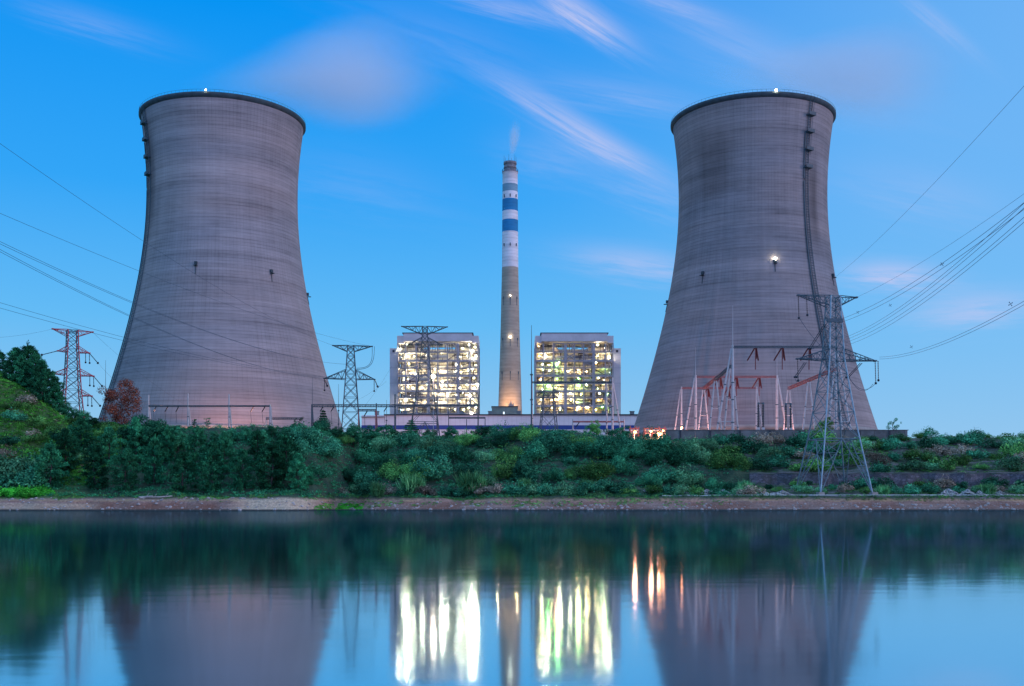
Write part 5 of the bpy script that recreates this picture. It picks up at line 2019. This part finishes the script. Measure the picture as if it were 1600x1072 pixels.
for k, px in enumerate((3, 14, 25, 36, 47, 58, 68)):
    D = 257.5 + (k % 2)
    x = (px - 800) / FPX * D
    s = R_.uniform(0.8, 1.15)
    plant_mesh('shrub', SHR['lime'][k % 4], x, D, (s * 1.2, s, s * 0.9), R_.uniform(0, 6), ordinal(k) + ' from the left of the bright green bushes at the left water edge', 'shrub', 'bright bushes at the left water edge')


# ground cover nobody could count
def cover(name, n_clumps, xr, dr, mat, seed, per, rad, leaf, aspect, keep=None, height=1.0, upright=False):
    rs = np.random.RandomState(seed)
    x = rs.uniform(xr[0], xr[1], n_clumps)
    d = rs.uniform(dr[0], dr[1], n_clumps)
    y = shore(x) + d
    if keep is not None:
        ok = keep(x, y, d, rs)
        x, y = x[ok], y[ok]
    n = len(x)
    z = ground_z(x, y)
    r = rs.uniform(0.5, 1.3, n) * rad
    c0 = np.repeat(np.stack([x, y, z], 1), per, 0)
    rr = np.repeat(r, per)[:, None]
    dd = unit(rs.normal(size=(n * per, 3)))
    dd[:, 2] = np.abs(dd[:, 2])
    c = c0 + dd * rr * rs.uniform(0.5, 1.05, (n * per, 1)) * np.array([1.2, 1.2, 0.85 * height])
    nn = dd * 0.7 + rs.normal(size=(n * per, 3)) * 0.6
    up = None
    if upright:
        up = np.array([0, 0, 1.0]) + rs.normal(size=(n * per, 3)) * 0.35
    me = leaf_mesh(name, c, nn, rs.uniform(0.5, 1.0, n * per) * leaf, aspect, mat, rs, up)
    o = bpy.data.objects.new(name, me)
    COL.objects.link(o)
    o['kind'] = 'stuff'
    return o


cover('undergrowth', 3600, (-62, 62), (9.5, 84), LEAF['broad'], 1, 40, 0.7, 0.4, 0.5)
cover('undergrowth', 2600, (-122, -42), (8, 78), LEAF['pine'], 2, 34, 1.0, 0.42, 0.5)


def right_keep(x, y, d, rs):
    road = (d > 8.8) & (d < 17)
    wall = (d > 30.5) & (d < 34.2) & (x < 134)
    patch = np.sin(x * 0.31 + 1.3 * np.sin(d * 0.21)) + np.sin(d * 0.33 + x * 0.13) + rs.normal(size=len(x)) * 0.6
    thin = (x > 68) & (x < 128) & (d > 34) & (patch < -0.1)
    return ~(road | wall | thin)


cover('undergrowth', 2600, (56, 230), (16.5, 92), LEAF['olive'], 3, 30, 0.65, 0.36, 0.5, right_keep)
cover('grass', 9000, (-190, -102), (18, 60), LEAF['grass'], 4, 34, 0.6, 0.6, 0.22, lambda x, y, d, rs: np.sin(x * 0.4 + np.sin(d * 0.3) * 2) + rs.normal(size=len(x)) > -1.1, 0.7, True)
cover('grass', 1700, (22, 240), (7.6, 9.9), LEAF['olive'], 5, 26, 0.35, 0.34, 0.25, lambda x, y, d, rs: (np.sin(x * 0.23) + np.sin(x * 0.071 + 2) + (x > 88) * 1.4 + rs.normal(size=len(x)) * 0.5) > 0.35)
cover('grass', 1500, (-120, 60), (5.8, 11.5), LEAF['olive'], 16, 26, 0.4, 0.38, 0.25, lambda x, y, d, rs: np.sin(x * 0.3 + 2 * np.sin(x * 0.11)) + rs.normal(size=len(x)) * 0.5 + (d - 8.5) * 0.5 > 0)
cover('grass', 900, (-46, 60), (9.3, 12.5), LEAF['reed'], 6, 24, 0.5, 0.55, 0.14, None, 1.0, True)

cover('grass', 420, (-46.5, -36.5), (0.6, 6.0), LEAF['lime'], 26, 40, 0.4, 0.3, 0.3, None, 0.5)

cover('grass', 1500, (-120, 60), (2.6, 8.0), LEAF['olive'], 36, 24, 0.38, 0.36, 0.3, lambda x, y, d, rs: (np.sin(x * 0.17 + 1) + 0.8 * np.sin(x * 0.53) + 0.5 * np.sin(x * 1.3) + rs.normal(size=len(x)) * 0.3 + (d - 6.5) * 0.45 + np.where((x > -36) & (x < 30), 0.4, -0.5)) > 0.1, 0.8)
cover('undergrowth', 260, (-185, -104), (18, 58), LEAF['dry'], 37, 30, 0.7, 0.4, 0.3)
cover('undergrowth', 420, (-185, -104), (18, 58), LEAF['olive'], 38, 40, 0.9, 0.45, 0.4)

# stones of the beach
rs = np.random.RandomState(9)
mb = MB()
for i in range(2200):
    x = rs.uniform(-130, 150)
    d = rs.uniform(0.2, 7.0)
    y = float(shore(x)) + d
    r = 0.06 + 0.36 * rs.uniform(0, 1) ** 5
    mb.ball((x, y, gz(x, y) + r * 0.2), r, 5, 3, (1.3, 1, 0.7))
o = mesh_obj('stones', mb, plain('pale beach stones', (0.36, 0.32, 0.31), 0.9, 0, 0.5, 0.8))
o['kind'] = 'stuff'

# stranded boards and driftwood on the left beach
for k, (px, D, L, a) in enumerate(((240, 252.5, 6.0, 0.1), (228, 252.2, 3.5, -0.2), (258, 252.4, 3.2, 0.25))):
    x = (px - 800) / FPX * D
    mb = MB()
    z = gz(x, D) + 0.3
    ca, sa = math.cos(a), math.sin(a)
    mb.tube((x - L / 2 * ca, D - L / 2 * sa, z), (x + L / 2 * ca, D + L / 2 * sa, z + 0.25), 0.2, 0.14, 7)
    mb.tube((x, D, z + 0.05), (x + 0.9, D - 0.5, z + 0.9), 0.09, 0.05, 5)
    single('driftwood', mb, plain('bleached driftwood', (0.42, 0.38, 0.36), 0.9, 0, 0.3, 1), (x, D, z - 0.3), ['longest pale driftwood log on the left beach', 'driftwood log left of the longest one on the left beach', 'driftwood log right of the longest one on the left beach'][k], 'driftwood', 'driftwood on the left beach')
for o_ in list(bpy.data.objects):
    if 'used' in o_:
        del o_['used']
